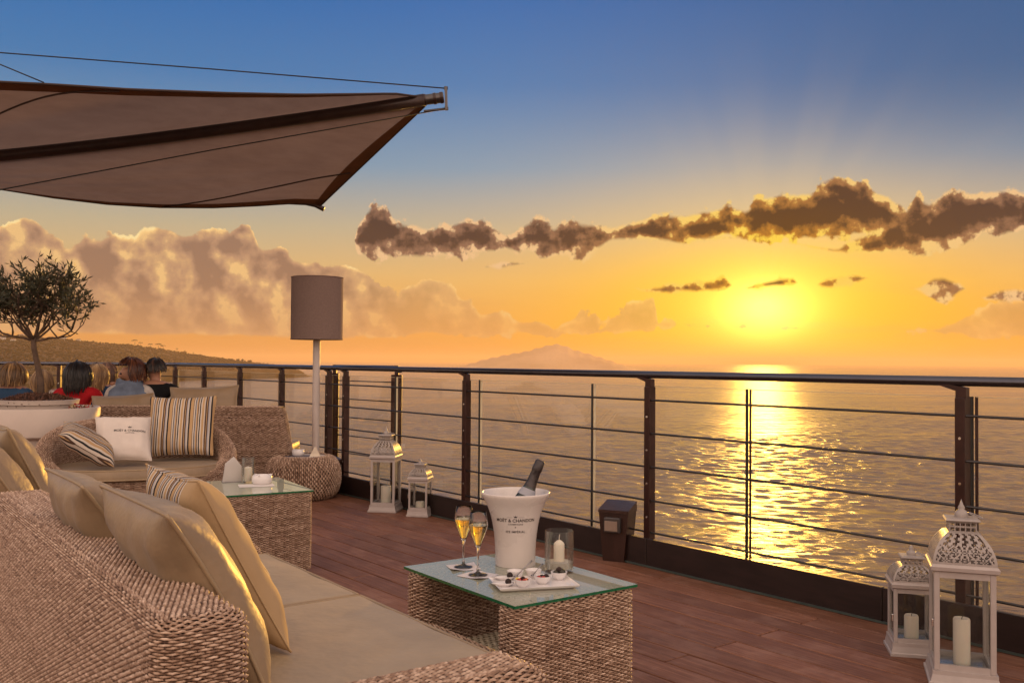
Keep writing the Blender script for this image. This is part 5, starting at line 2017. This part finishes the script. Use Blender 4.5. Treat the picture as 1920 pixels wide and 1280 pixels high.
def grow(p, d, ln, r_, lev):
    pts = [p]
    q = p.copy()
    dd = d.copy()
    n = 5
    for i in range(n):
        dd = (dd + Vector(rs.normal(0, 0.16, 3)) + Vector((0, 0, 0.09 if lev < 2 else 0.03))).normalized()
        dd.z = max(dd.z, -0.06)
        q = q + dd * ln / n
        pts.append(q.copy())
    limbs.tube(pts, [r_ * (1 - 0.55 * i / n) for i in range(n + 1)], 6 if lev < 2 else 4)
    if lev >= 2:
        twigs.append(pts)
    if lev < 3:
        for k in range([4, 4, 2][lev]):
            f = rs.uniform(0.35, 1.0)
            i = min(n, int(f * n) + 1)
            nd = (dd * 0.75 + Vector(rs.normal(0, 0.62, 3)) + Vector((0, 0, 0.15))).normalized()
            grow(pts[i], nd, ln * rs.uniform(0.55, 0.78), r_ * 0.55, lev + 1)


for k in range(8):
    a = k * 0.8 + rs.uniform(-.2, .2)
    el = rs.uniform(0.55, 1.30)
    d = Vector((math.cos(a) * math.cos(el), math.sin(a) * math.cos(el), math.sin(el)))
    grow(Vector((tr_top.x, 0, tr_top.z - 0.02)), d, rs.uniform(0.25, 0.33), 0.012, 0)
grow(Vector((tr_top.x, 0, tr_top.z - 0.02)), Vector((0.90, -0.1, 0.26)).normalized(), 0.34, 0.012, 0)
grow(Vector((tr_top.x, 0, tr_top.z - 0.02)), Vector((0.80, 0.2, 0.36)).normalized(), 0.32, 0.011, 0)
grow(Vector((tr_top.x, 0, tr_top.z - 0.02)), Vector((-0.72, 0.1, 0.35)).normalized(), 0.40, 0.011, 0)
limbs.build('limbs', M_BARK, ol, smooth=True)['kind'] = 'stuff'
pos, dr = [], []
for t_ in twigs:
    for a_, b_ in zip(t_[:-1], t_[1:]):
        for k in range(2):
            f = rs.uniform(0, 1)
            pos.append(a_.lerp(b_, f))
            dr.append((b_ - a_).normalized())
pos, dr = np.array(pos), np.array(dr)
keep = (pos[:, 2] > tr_top.z + 0.02) & (rs.uniform(0, 1, len(pos)) < 0.80)
pos, dr = pos[keep], dr[keep]
V, Q = leaf_cloud(pos, 0.056, 0.0072, rs, 0.0, dr)
lf = np_mesh('crown', V, Q, M_LEAF, ol, smooth=False)
lf['kind'] = 'stuff'

# ground cover in the pot: a mass of small leaves
n = 2600
a = rs.uniform(0, 2 * math.pi, n)
rr = np.sqrt(rs.uniform(0, 1, n)) * (IR - 0.01)
pp = np.stack([rr * np.cos(a), rr * np.sin(a), 0.352 + 0.075 * (1 - (rr / IR) ** 2)], -1)
V, Q = leaf_cloud(pp, 0.028, 0.005, rs, -0.5)
gc = np_mesh('ground_cover', V, Q, M_GCOV, ip, smooth=False)
gc['kind'] = 'stuff'
# red flowering plant in the large planter, between the pots
n = 260
a = rs.uniform(R(-22), R(12), n)
rr = rs.uniform(IR + 0.03, RM - 0.03, n)
pp = np.stack([rr * np.cos(a), rr * np.sin(a), 0.80 + rs.uniform(-0.10, 0.03, n)], -1)
V, Q = leaf_cloud(pp, 0.026, 0.008, rs, -0.2)
fl = np_mesh('flowering_plant', V, Q, M_GCOV, None, smooth=False)
fl.location = PLC
tag(fl, 'low red flowering plant between pot and planter rim', 'plant', kind='stuff')
n = 45
a = rs.uniform(R(-22), R(12), n)
rr = rs.uniform(IR + 0.03, RM - 0.03, n)
pp = np.stack([rr * np.cos(a), rr * np.sin(a), 0.82 + rs.uniform(-0.03, 0.03, n)], -1)
V, Q = leaf_cloud(pp, 0.020, 0.008, rs, -0.4)
np_mesh('flowers', V, Q, M_REDF, fl, smooth=False)['kind'] = 'stuff'

# ================================================================== FAR SOFAS
def far_sofa(label, x0, x1, d, yaw, hb=0.80, seed=70):
    ln = x1 - x0
    s = thing('wicker_sofa', label, 'sofa', (x1, d, 0), math.pi + yaw, 'woven outdoor sofas')
    # local +x runs to the left, local -y ... the back (local y=0) faces the camera, the seat looks away (local -y)
    W = Weave(seed)
    Lp, f = rr_perimeter(0, ln, -0.20, 0, 0.06)

    def S(u, v):
        z = 0.02 + v
        ins = 0.12 * np.clip(z / hb, 0, 1) ** 1.6 - 0.06
        x, y, nx, ny = f(u, np.zeros_like(u))
        mid = ln / 2
        x = mid + (x - mid) * (1 - ins * 2 / ln)
        y = y - 0.05 * (z / hb)
        return np.stack([x, y, z], -1), np.stack([nx, ny, np.zeros_like(z)], -1)
    W.patch(S, Lp, hb - 0.03, closed=True, pu=0.020, pv=0.0095, amp=0.0036, th=0.0032)

    def T(u, v):
        return np.stack([0.08 + u, -0.235 + v, np.full_like(u, hb - 0.005)], -1), np.stack([np.zeros_like(u), np.zeros_like(u), np.ones_like(u)], -1)
    W.patch(T, ln - 0.16, 0.18, pu=0.020, pv=0.0095, amp=0.0036, th=0.0032)
    W.build('backrest', s)
    MB().box((ln / 2, -0.56, 0.17), (ln - 0.1, 0.64, 0.30)).build('base', M_WICK_IN, s)
    n_ = max(2, int(ln / 0.8))
    for k in range(n_):
        w_ = (ln - 0.12) / n_
        seat_pad(s, 0.06 + k * w_ + 0.002, 0.06 + (k + 1) * w_ - 0.002, -0.90, -0.27, 0.322, 0.430)
    return s


far_sofa('long far wicker sofa seen from behind, right of the loveseat', -4.95, -1.97, 8.34, R(1.5))
far_sofa('farthest wicker sofa hidden behind the seated group', -5.4, -3.3, 9.75, R(0), 0.72, 90)
top, bot = at_d(382, 731, 8.62), at_d(382, 800, 8.56)
pillow('tan_cushion', 'tan cushion on the far sofa right of the upright striped cushion', (top + bot) / 2, (1, 0, 0.04), top - bot, 0.62, 0.40, 0.13, MC['tan'], pipe=MC['pipe'], group=GC, seed=12)
top, bot = at_d(228, 746, 8.66), at_d(228, 815, 8.58)
pillow('tan_cushion', 'tan cushion on the far sofa left of the upright striped cushion', (top + bot) / 2, (1, 0, 0.06), top - bot, 0.56, 0.40, 0.13, MC['tan'], pipe=MC['pipe'], group=GC, seed=13)

# ================================================================== SHADE SAIL
m_, N_, o_ = new_mat('sail_cloth')
b_ = N_.node('ShaderNodeBsdfDiffuse')
t_ = N_.node('ShaderNodeBsdfTranslucent')
tc = N_.node('ShaderNodeTexCoord')
nz = N_.noise(tc.outputs['Object'], 1.2, 4.0, 0.6)
wv_ = N_.noise(N_.v('MULTIPLY', tc.outputs['Object'], (4, 4, 40)), 1.0, 3.0, 0.6)
cc = N_.ramp(N_.m('ADD', N_.m('MULTIPLY', nz, 0.6), N_.m('MULTIPLY', wv_, 0.4)), [(0.3, (0.19, 0.130, 0.108, 1)), (0.7, (0.26, 0.185, 0.155, 1))])
N_.put(b_.inputs[0], cc)
N_.put(t_.inputs[0], cc)
x_ = N_.node('ShaderNodeMixShader')
x_.inputs[0].default_value = 0.50
N_.t.links.new(b_.outputs[0], x_.inputs[1])
N_.t.links.new(t_.outputs[0], x_.inputs[2])
N_.t.links.new(x_.outputs[0], o_.inputs[0])
M_SAIL = m_
M_HEM = pbr('sail_hem', (0.17, 0.078, 0.040, 1), 0.8, var=0.2, scale=6, trans=0.45)
M_SEAM = pbr('sail_seam', (0.045, 0.022, 0.016, 1), 0.8)
M_BOOM = pbr('boom_dark', (0.042, 0.024, 0.022, 1), 0.35, var=0.15, metal=0.3)
M_BOOMEND = pbr('boom_fitting', (0.10, 0.09, 0.09, 1), 0.3, metal=0.9)
M_WIRE = pbr('stay_wire', (0.02, 0.018, 0.018, 1), 0.5, metal=0.4)
BD = 8.0
bm_end, bm_l = at_d(800, 187, BD), at_d(-320, 322, BD)


def boom_at(px):
    f = (px - 800) / (-320 - 800)
    p = bm_end.lerp(bm_l, f)
    return p + Vector((0, 0, -0.05 * math.sin(math.pi * min(1, max(0, f)))))


UP = [(-320, 150), (-100, 149), (0, 153), (100, 158), (240, 167), (420, 174), (560, 177), (680, 176), (740, 175), (792, 182)]
LO = [(-320, 262), (-100, 334), (0, 354), (100, 370), (200, 382), (300, 388), (400, 388.5), (480, 385), (540, 381), (602, 384)]
sail = thing('shade_sail', 'brown shade sail on a boom hanging in at the upper left', 'shade sail', (0, 0, 0))
NS = 46
rowsU, rowsL = [], []
NU = 16
hem_u, hem_l = [], []
for i in range(NS + 1):
    f = i / NS
    pxb = -320 + f * (796 + 320)
    bpt = boom_at(pxb) + Vector((0, 0, 0.0))
    pxu = -320 + f * (792 + 320)
    up = at_d(pxu, lerp_tab(UP, pxu), 6.6 + 1.4 * f ** 3)
    pxl = -320 + f * (602 + 320)
    lo = at_d(pxl, lerp_tab(LO, pxl), 9.9 - 0.2 * f)
    ru, rl = [], []
    for k in range(NU + 1):
        g = k / NU
        sag = 0.20 * math.sin(math.pi * g) * (1 - f ** 4)
        q = (bpt + Vector((0, -0.02, 0.045))).lerp(up, g)
        ru.append(q + Vector((0, 0, -sag * 0.4)))
        q = (bpt + Vector((0, 0.02, -0.045))).lerp(lo, g)
        wv = 0.022 * math.sin(g * 30 + f * 5) * math.sin(math.pi * g) * (1 - f)
        rl.append(q + Vector((0, 0, -sag * 0.35 + wv)))
    rowsU.append(ru)
    rowsL.append(rl)
su = MB().grid(rowsU)
MB_u = MB()
MB_u.grid(rowsU)
MB_u.build('upper_cloth', M_SAIL, sail, smooth=True)
MB_l = MB()
MB_l.grid(rowsL)
MB_l.build('lower_cloth', M_SAIL, sail, smooth=True)


def strip(name, rows, g0, g1, mat, off):
    """Band of doubled cloth along the edge of a sail half, just below it."""
    P = []
    for r_ in rows:
        row = []
        for g in np.linspace(g0, g1, 4):
            x = g * NU
            i0 = min(int(x), NU - 1)
            row.append(Vector(r_[i0]).lerp(Vector(r_[i0 + 1]), x - i0) + Vector((0, -0.004, -off)))
        P.append(row)
    m = MB()
    m.grid(P)
    return m.build(name, mat, sail, smooth=True)


strip('hem', rowsU, 0.93, 1.0, M_HEM, 0.006)
strip('hem', rowsL, 0.93, 1.0, M_HEM, 0.006)
# the leech: band along the right edge of the lower half
P = []
for k in range(NU + 1):
    a_, b_ = Vector(rowsL[-1][k]), Vector(rowsL[-4][k])
    P.append([a_ + Vector((0.0, -0.006, -0.007)), a_.lerp(b_, 0.22 + 0.26 * math.sin(math.pi * k / NU)) + Vector((0, -0.006, -0.008))])
m = MB()
m.grid(P)
m.build('leech_band', M_HEM, sail, smooth=True)
MB().tube([Vector(r_[-1]) + Vector((0, 0, -0.004)) for r_ in rowsU], 0.010, 5).build('bolt_rope', M_SEAM, sail, smooth=True)
MB().tube([Vector(r_[-1]) + Vector((0, 0, -0.004)) for r_ in rowsL], 0.010, 5).build('bolt_rope', M_SEAM, sail, smooth=True)
MB().tube([Vector(p_) for p_ in rowsL[-1]], 0.012, 5).build('bolt_rope', M_SEAM, sail, smooth=True)


def cloth_pt(rows, f, g):
    x, y = f * NS, g * NU
    i, j = min(int(x), NS - 1), min(int(y), NU - 1)
    a_ = Vector(rows[i][j]).lerp(Vector(rows[i][j + 1]), y - j)
    b_ = Vector(rows[i + 1][j]).lerp(Vector(rows[i + 1][j + 1]), y - j)
    return a_.lerp(b_, x - i)


def seam(name, rows, pts):
    q = [cloth_pt(rows, *p_) + Vector((0, -0.01, -0.012)) for p_ in pts]
    MB().tube(q, 0.0075, 5).build(name, M_SEAM, sail, smooth=True)


def sea_pts(a_, b_, n=14, bow=0.0):
    return [(a_[0] + (b_[0] - a_[0]) * k / n, a_[1] + (b_[1] - a_[1]) * k / n + bow * math.sin(math.pi * k / n)) for k in range(n + 1)]


seam('seam', rowsU, sea_pts((0.20, 0.40), (0.49, 0.98), bow=0.16))
seam('seam', rowsL, sea_pts((0.675, 0.985), (0.99, 0.62), bow=-0.06))
seam('seam', rowsL, sea_pts((0.10, 0.30), (0.30, 0.98)))

boom = thing('boom_spar', 'dark spar carrying the shade sail, with end fitting and stay wires', 'spar', (0, 0, 0))
pts = [boom_at(px) for px in np.linspace(-320, 796, 14)]
MB().tube(pts, 0.052, 16).build('spar', M_BOOM, boom, smooth=True)
e1 = at_d(832, 183, BD)
MB().tube([boom_at(790), e1], 0.044, 16).build('end_tube', M_BOOMEND, boom, smooth=True, angle=40)
for f in (0.15, 0.6, 0.9):
    c = boom_at(790).lerp(e1, f)
    dd = (e1 - boom_at(790)).normalized()
    MB().tube([c - dd * 0.012, c + dd * 0.012], 0.049, 16).build('collar', M_BOOM, boom, smooth=True, angle=40)
t_up, t_dn = at_d(836, 166, BD), at_d(837, 204, BD)
MB().bar(t_up, t_dn, 0.022, 0.03, up=(0, 1, 0)).build('spreader', M_BOOMEND, boom)
MB().tube([t_up + Vector((0, 0, -0.012)), t_up + Vector((0, 0, 0.014))], 0.017, 8).build('eye', M_BOOMEND, boom)
MB().tube([t_dn + Vector((0, 0, -0.012)), t_dn + Vector((0, 0, 0.014))], 0.017, 8).build('eye', M_BOOMEND, boom)
MB().tube([t_up, at_d(400, 130, 8.0), at_d(0, 99, 8.0), at_d(-340, 68, 8.0)], 0.0055, 6).build('stay_wire', M_WIRE, boom, smooth=True)
MB().tube([t_dn, at_d(795, 209, 7.95)], 0.011, 6).build('turnbuckle', M_BOOMEND, boom, smooth=True)
MB().tube([t_dn, at_d(400, 281, 7.7), at_d(0, 356, 7.4), at_d(-340, 420, 7.2)], 0.0052, 6).build('stay_wire', M_WIRE, boom, smooth=True)
MB().tube([at_d(82, 155, 6.62), at_d(0, 121, 6.8), at_d(-340, 40, 7.6)], 0.005, 6).build('stay_wire', M_WIRE, boom, smooth=True)
# short batten at the sail's free corner
cpt = Vector(rowsL[-1][-1])
MB().tube([cpt + Vector((-0.27, 0, 0.03)), cpt + Vector((-0.06, 0, -0.005)), cpt + Vector((0.03, 0, -0.045))], [0.012, 0.022, 0.026], 8).build('corner_batten', M_BOOM, sail, smooth=True)
# the mast off to the left
mx_, my_ = bm_l.x - 0.06, BD
mast = thing('sail_mast', 'dark mast holding the boom just outside the left edge', 'mast', (mx_, my_, 0.001))
MB().tube([(0, 0, 0), (0, 0, 4.6)], 0.06, 16).build('pole', M_BOOM, mast, smooth=True, angle=40)
MB().lathe([(0, 0), (0.14, 0), (0.14, 0.015), (0, 0.016)], 20).build('base_plate', M_BOOM, mast)

# ================================================================== PEOPLE
M_SKIN = pbr('skin', (0.42, 0.21, 0.135, 1), 0.5, var=0.08, sss=0.08)


def cloth_mat(name, col):
    return pbr(name, col, 0.85, var=0.15, scale=14, bump=0.25, bscale=26, spec=0.2)


def skin_body(joints, edges, root, sub=2):
    me = bpy.data.meshes.new('body')
    me.from_pydata([j[0] for j in joints], edges, [])
    o = bpy.data.objects.new('body', me)
    C.objects.link(o)
    o.modifiers.new('skin', 'SKIN')
    sv = me.skin_vertices[0].data
    for i, j in enumerate(joints):
        r_ = j[1]
        sv[i].radius = r_ if isinstance(r_, tuple) else (r_, r_)
        sv[i].use_root = (i == root)
    sd = o.modifiers.new('sub', 'SUBSURF')
    sd.levels = sub
    sd.render_levels = sub
    dg = bpy.context.evaluated_depsgraph_get()
    em = bpy.data.meshes.new_from_object(o.evaluated_get(dg))
    bpy.data.objects.remove(o)
    bpy.data.meshes.remove(me)
    return em


def person(label, loc, yaw, top_col, trouser_col, head_z=1.19, hair=None, lean=0.0, head_yaw=0.0, shoulder=0.185, skin_arms=False):
    """Seated figure; local -y is the front. loc: point on the seat below the hips."""
    t = thing('person', label, 'person', loc, yaw, 'guests seated by the far railing')
    H = head_z - loc[2]                                  # seat to crown
    k = H / 0.80
    y1 = -lean
    J = [((0, 0, 0.09 * k), (0.145, 0.11)),              # 0 pelvis
         ((0, 0.01 + y1 * .3, 0.22 * k), (0.125, 0.095)),
         ((0, 0.01 + y1 * .6, 0.40 * k), (0.140, 0.105)),   # 2 chest
         ((0, 0.02 + y1, 0.515 * k), (0.105, 0.080)),     # 3 upper chest
         ((0, 0.005 + y1 * 1.1, 0.578 * k), 0.050),      # 4 neck
         ((0, -0.022 + y1 * 1.15, 0.618 * k), (0.058, 0.066)),  # 5 jaw
         ((0, -0.005 + y1 * 1.2, 0.68 * k), (0.076, 0.092)),   # 6 head
         ((0, 0.0 + y1 * 1.2, 0.745 * k), (0.060, 0.075))]     # 7 crown
    E_ = [(0, 1), (1, 2), (2, 3), (3, 4), (4, 5), (5, 6), (6, 7)]
    hd = [5, 6, 7]
    # nose and chin
    J.append(((0, -0.116 + y1 * 1.2, 0.652 * k), 0.011)); E_.append((6, 8)); hd.append(8)
    for sx in (-1, 1):
        b = len(J)
        J += [((sx * shoulder, 0.01 + y1, 0.505 * k), 0.060), ((sx * (shoulder + 0.050), -0.01 + y1 * .6, 0.26 * k), 0.045),
              ((sx * (shoulder + 0.0), -0.20, 0.13 * k), 0.035), ((sx * (shoulder - 0.03), -0.28, 0.125 * k), 0.028),
              ((sx * (shoulder - 0.055), -0.345, 0.122 * k), 0.013), ((sx * (shoulder - 0.035), -0.352, 0.126 * k), 0.011), ((sx * (shoulder - 0.015), -0.345, 0.126 * k), 0.011), ((sx * (shoulder - 0.075), -0.305, 0.126 * k), 0.011)]
        E_ += [(3, b), (b, b + 1), (b + 1, b + 2), (b + 2, b + 3), (b + 3, b + 4), (b + 3, b + 5), (b + 3, b + 6), (b + 3, b + 7)]
        b = len(J)
        J += [((sx * 0.09, -0.06, 0.08 * k), 0.088), ((sx * 0.105, -0.43, 0.075), 0.058), ((sx * 0.10, -0.45, -0.20), 0.046), ((sx * 0.10, -0.44, -0.375), 0.034), ((sx * 0.105, -0.57, -0.405), 0.030)]
        E_ += [(0, b), (b, b + 1), (b + 1, b + 2), (b + 2, b + 3), (b + 3, b + 4)]
    em = skin_body(J, E_, 0)
    em.materials.append(cloth_mat('top_cloth', top_col))
    em.materials.append(M_SKIN)
    em.materials.append(cloth_mat('trouser_cloth', trouser_col))
    zn = 0.566 * k
    for p_ in em.polygons:
        c = p_.center
        p_.use_smooth = True
        if c.z > zn or (c.y < -0.25 and c.z > 0.09 * k and c.y > -0.36 and abs(c.x) > 0.10 and c.z > 0.1 * k and c.z < 0.16 * k):
            p_.material_index = 1
        elif c.z < 0.15 * k and (c.y < 0.0 or c.z < 0.1):
            p_.material_index = 2
    # head turn
    if head_yaw:
        pv = Vector((0, y1 * 1.15, 0))
        Mh = Matrix.Rotation(head_yaw, 3, 'Z')
        for v in em.vertices:
            f = min(1.0, max(0.0, (v.co.z - 0.575 * k) / (0.05 * k)))
            if f > 0:
                q = Matrix.Rotation(head_yaw * f, 3, 'Z') @ (v.co - pv) + pv
                v.co = q
    link('body', em, t)
    hc = Vector((0, y1 * 1.2 + 0.004, 0.672 * k))
    Mh = Matrix.Rotation(head_yaw, 3, 'Z')
    for sx in (-1, 1):
        c = Matrix.Rotation(head_yaw, 3, 'Z') @ Vector((sx * 0.034, -0.083, 0.0)) + hc
        MB().lathe([(0.010 * math.sin(math.pi * i / 6), -0.010 * math.cos(math.pi * i / 6)) for i in range(7)], 10, c).build('eye', pbr('eye_dark', (0.05, 0.035, 0.03, 1), 0.2), t, smooth=True)
    MB().tube([Mh @ Vector((x, -0.085 + 4 * x * x, -0.062)) + hc for x in (-0.022, -0.01, 0, 0.01, 0.022)], [0.002, 0.005, 0.0055, 0.005, 0.002], 6).build('mouth', pbr('lips', (0.30, 0.08, 0.07, 1), 0.5), t, smooth=True)
    if hair:
        col, length, width, fringe, light = hair
        make_hair(t, hc, Mh, col, length, width, fringe, light, k)
    return t


HAIRS = {}


def hair_mat(col, light):
    key = (col, light)
    if key not in HAIRS:
        m, N, out = new_mat('hair')
        b = N.node('ShaderNodeBsdfPrincipled')
        at = N.node('ShaderNodeAttribute', attribute_name='tone')
        N.put(b.inputs['Base Color'], N.ramp(at.outputs['Fac'], [(0.1, tuple(c * 0.5 for c in col) + (1,)), (0.5, tuple(col) + (1,)), (0.9, tuple(light) + (1,))]))
        b.inputs['Roughness'].default_value = 0.42
        N.t.links.new(b.outputs[0], out.inputs[0])
        HAIRS[key] = m
    return HAIRS[key]


def make_hair(t, hc, Mh, col, length, width, fringe, light, k):
    """Cap of overlapping locks: ribbons that start at the crown and fall round the head."""
    r_ = np.random.RandomState(int(hc.z * 1e4) % 997 + int(col[0] * 997))
    V, Q, T = [], [], []
    n = 0
    for i in range(620):
        a = r_.uniform(0, 2 * math.pi)
        face = max(0.0, -math.sin(a))                      # 1 towards the face (local -y)
        ln = length if face < fringe else min(length, 0.055 + 0.03 * r_.rand())
        ln *= r_.uniform(0.72, 1.08)
        th0 = r_.uniform(0.0, 0.55 if face < fringe else 0.2)
        pts = []
        lift = abs(r_.normal(0.0, 0.008)) - 0.004
        for j in range(9):
            s = j / 8
            arc = th0 + s * (ln / 0.105)
            ang = min(arc, 1.62)
            drop = max(0.0, arc - 1.62) * 0.105
            rad = 0.098 + lift + 0.010 * width
            aa = a + 0.10 * math.sin(3 * s + i)
            x = (rad * 0.90 + width * 0.018) * math.sin(ang) * math.cos(aa)
            y = (rad * 1.10 + width * 0.010) * math.sin(ang) * math.sin(aa)
            z = rad * 1.16 * math.cos(ang) - drop + 0.006
            if drop > 0:
                tuck = 1 - (0.55 if width < 0.5 else 0.25) * min(1, drop / 0.22)
                x *= tuck * (1 + 0.05 * math.sin(6 * s + i))
                y *= tuck
                y += 0.02 * min(1, drop / 0.1)
            pts.append(Vector((x, y, z)))
        w = r_.uniform(0.005, 0.010)
        tone = float(np.clip(r_.normal(0.5, 0.15), 0, 1))
        for j, p_ in enumerate(pts):
            d = (pts[min(j + 1, 8)] - pts[max(j - 1, 0)]).normalized()
            o_ = Vector((p_.x, p_.y, p_.z * 0.6)).normalized()
            s_ = d.cross(o_).normalized() * w * (1 - 0.55 * (j / 8) ** 2)
            for sg, up in ((-1, -0.002), (0, 0.003), (1, -0.002)):
                q = Mh @ (p_ + s_ * sg + o_ * up) + hc
                V.append(tuple(q))
                T.append(tone + 0.1 * math.sin(j))
            if j:
                for c in range(2):
                    Q.append((n + (j - 1) * 3 + c, n + (j - 1) * 3 + c + 1, n + j * 3 + c + 1, n + j * 3 + c))
        n += 27
    o = np_mesh('hair', np.array(V), np.array(Q), hair_mat(col, light), t, np.array(T))
    o['kind'] = 'stuff'


def seat_pos(px, py_top, d):
    p_ = at_d(px, py_top, d)
    return (p_.x, d, 0.43), p_.z


RED, NAVY, BLACK, DENIM, SCARF, WHITE_ = (0.42, 0.012, 0.018, 1), (0.020, 0.045, 0.10, 1), (0.008, 0.008, 0.010, 1), (0.03, 0.07, 0.14, 1), (0.16, 0.20, 0.28, 1), (0.55, 0.50, 0.46, 1)
TROUS = (0.03, 0.03, 0.04, 1)
BLONDE, BLONDE_L = (0.22, 0.115, 0.045), (0.58, 0.36, 0.15)
BROWN, BROWN_L = (0.085, 0.035, 0.018), (0.26, 0.11, 0.045)
BLK, BLK_L = (0.010, 0.007, 0.007), (0.04, 0.025, 0.02)
AUB, AUB_L = (0.060, 0.018, 0.010), (0.24, 0.075, 0.022)

# figures on the far sofas look away from the camera (yaw pi turns the front to +y)
l_, z_ = seat_pos(25, 685, 8.98)
person('seated woman with pinned up blonde hair in a blue jacket at the far left', l_, math.pi - 0.2, DENIM, TROUS, z_, ((0.16, 0.085, 0.036), 0.20, 0.8, 0.6, (0.48, 0.28, 0.11)))
l_, z_ = seat_pos(80, 700, 10.35)
person('seated person with blonde hair half hidden by the olive trunk', l_, math.pi + 0.3, WHITE_, TROUS, z_, (BLONDE, 0.24, 0.6, 0.6, BLONDE_L))
l_, z_ = seat_pos(147, 684, 8.96)
person('seated woman with a black bob in a red top', l_, math.pi, RED, TROUS, z_, (BLK, 0.27, 1.2, 0.5, BLK_L))
l_, z_ = seat_pos(182, 687, 10.25)
person('seated woman with straight blonde hair behind the woman in red', l_, math.pi + 0.2, NAVY, TROUS, z_, (BLONDE, 0.27, 0.9, 0.6, BLONDE_L))
l_, z_ = seat_pos(201, 684, 11.05)
person('seated woman with long brown hair between the blonde and the scarf', l_, math.pi - 0.3, (0.20, 0.09, 0.05, 1), TROUS, z_, (BROWN, 0.42, 0.6, 0.6, BROWN_L))
l_, z_ = seat_pos(246, 676, 8.98)
scarf_p = person('seated woman with short auburn hair in profile wrapped in a grey blue scarf', l_, math.pi, WHITE_, TROUS, z_, (AUB, 0.19, 1.1, 0.02, AUB_L), head_yaw=R(104))
# the scarf: folded rings of cloth round the shoulders
sc = MB()
H = z_ - 0.43
k_ = H / 0.80
P = []
for j in range(15):
    f = j / 14
    rx = 0.085 + 0.175 * f ** 0.8
    ry = 0.085 + 0.075 * f
    zz = 0.618 * k_ - 0.25 * f ** 1.35
    P.append([Vector((rx * math.cos(a), ry * math.sin(a) + 0.015, zz + 0.012 * math.sin(3 * a + 9 * f) - 0.03 * math.cos(2 * a) * f)) * 1.0 + Vector((0.008 * math.sin(14 * f + 2 * a), 0.010 * math.sin(16 * f + a), 0)) for a in [2 * math.pi * q / 40 for q in range(40)]])
sc.grid(P, closed_u=True)
sc.build('scarf', cloth_mat('scarf_wool', SCARF), scarf_p, smooth=True)
l_, z_ = seat_pos(292, 673, 9.05)
person('seated man with short dark hair in a black shirt, rightmost of the group', l_, math.pi, BLACK, TROUS, z_, (BLK, 0.115, 0.0, 0.1, BROWN), head_yaw=R(38), shoulder=0.205)

# ------------------------------------------------------------------ the air
def make_haze():
    m, N, out = new_mat('haze_air')
    pv = N.node('ShaderNodeVolumePrincipled')
    pv.inputs['Color'].default_value = (1.0, 0.72, 0.42, 1)
    pv.inputs['Density'].default_value = 0.85e-4
    pv.inputs['Anisotropy'].default_value = 0.35
    N.t.links.new(pv.outputs[0], out.inputs['Volume'])
    b = MB().box((0, 0, (134.0 + SEA_Z - 2.5) / 2), (64000, 64000, 134.0 - SEA_Z + 2.5))
    o = b.build('haze', m)
    tag(o, 'thin warm evening haze over the whole bay', 'haze', kind='stuff')
    m.cycles.homogeneous_volume = True


make_haze()
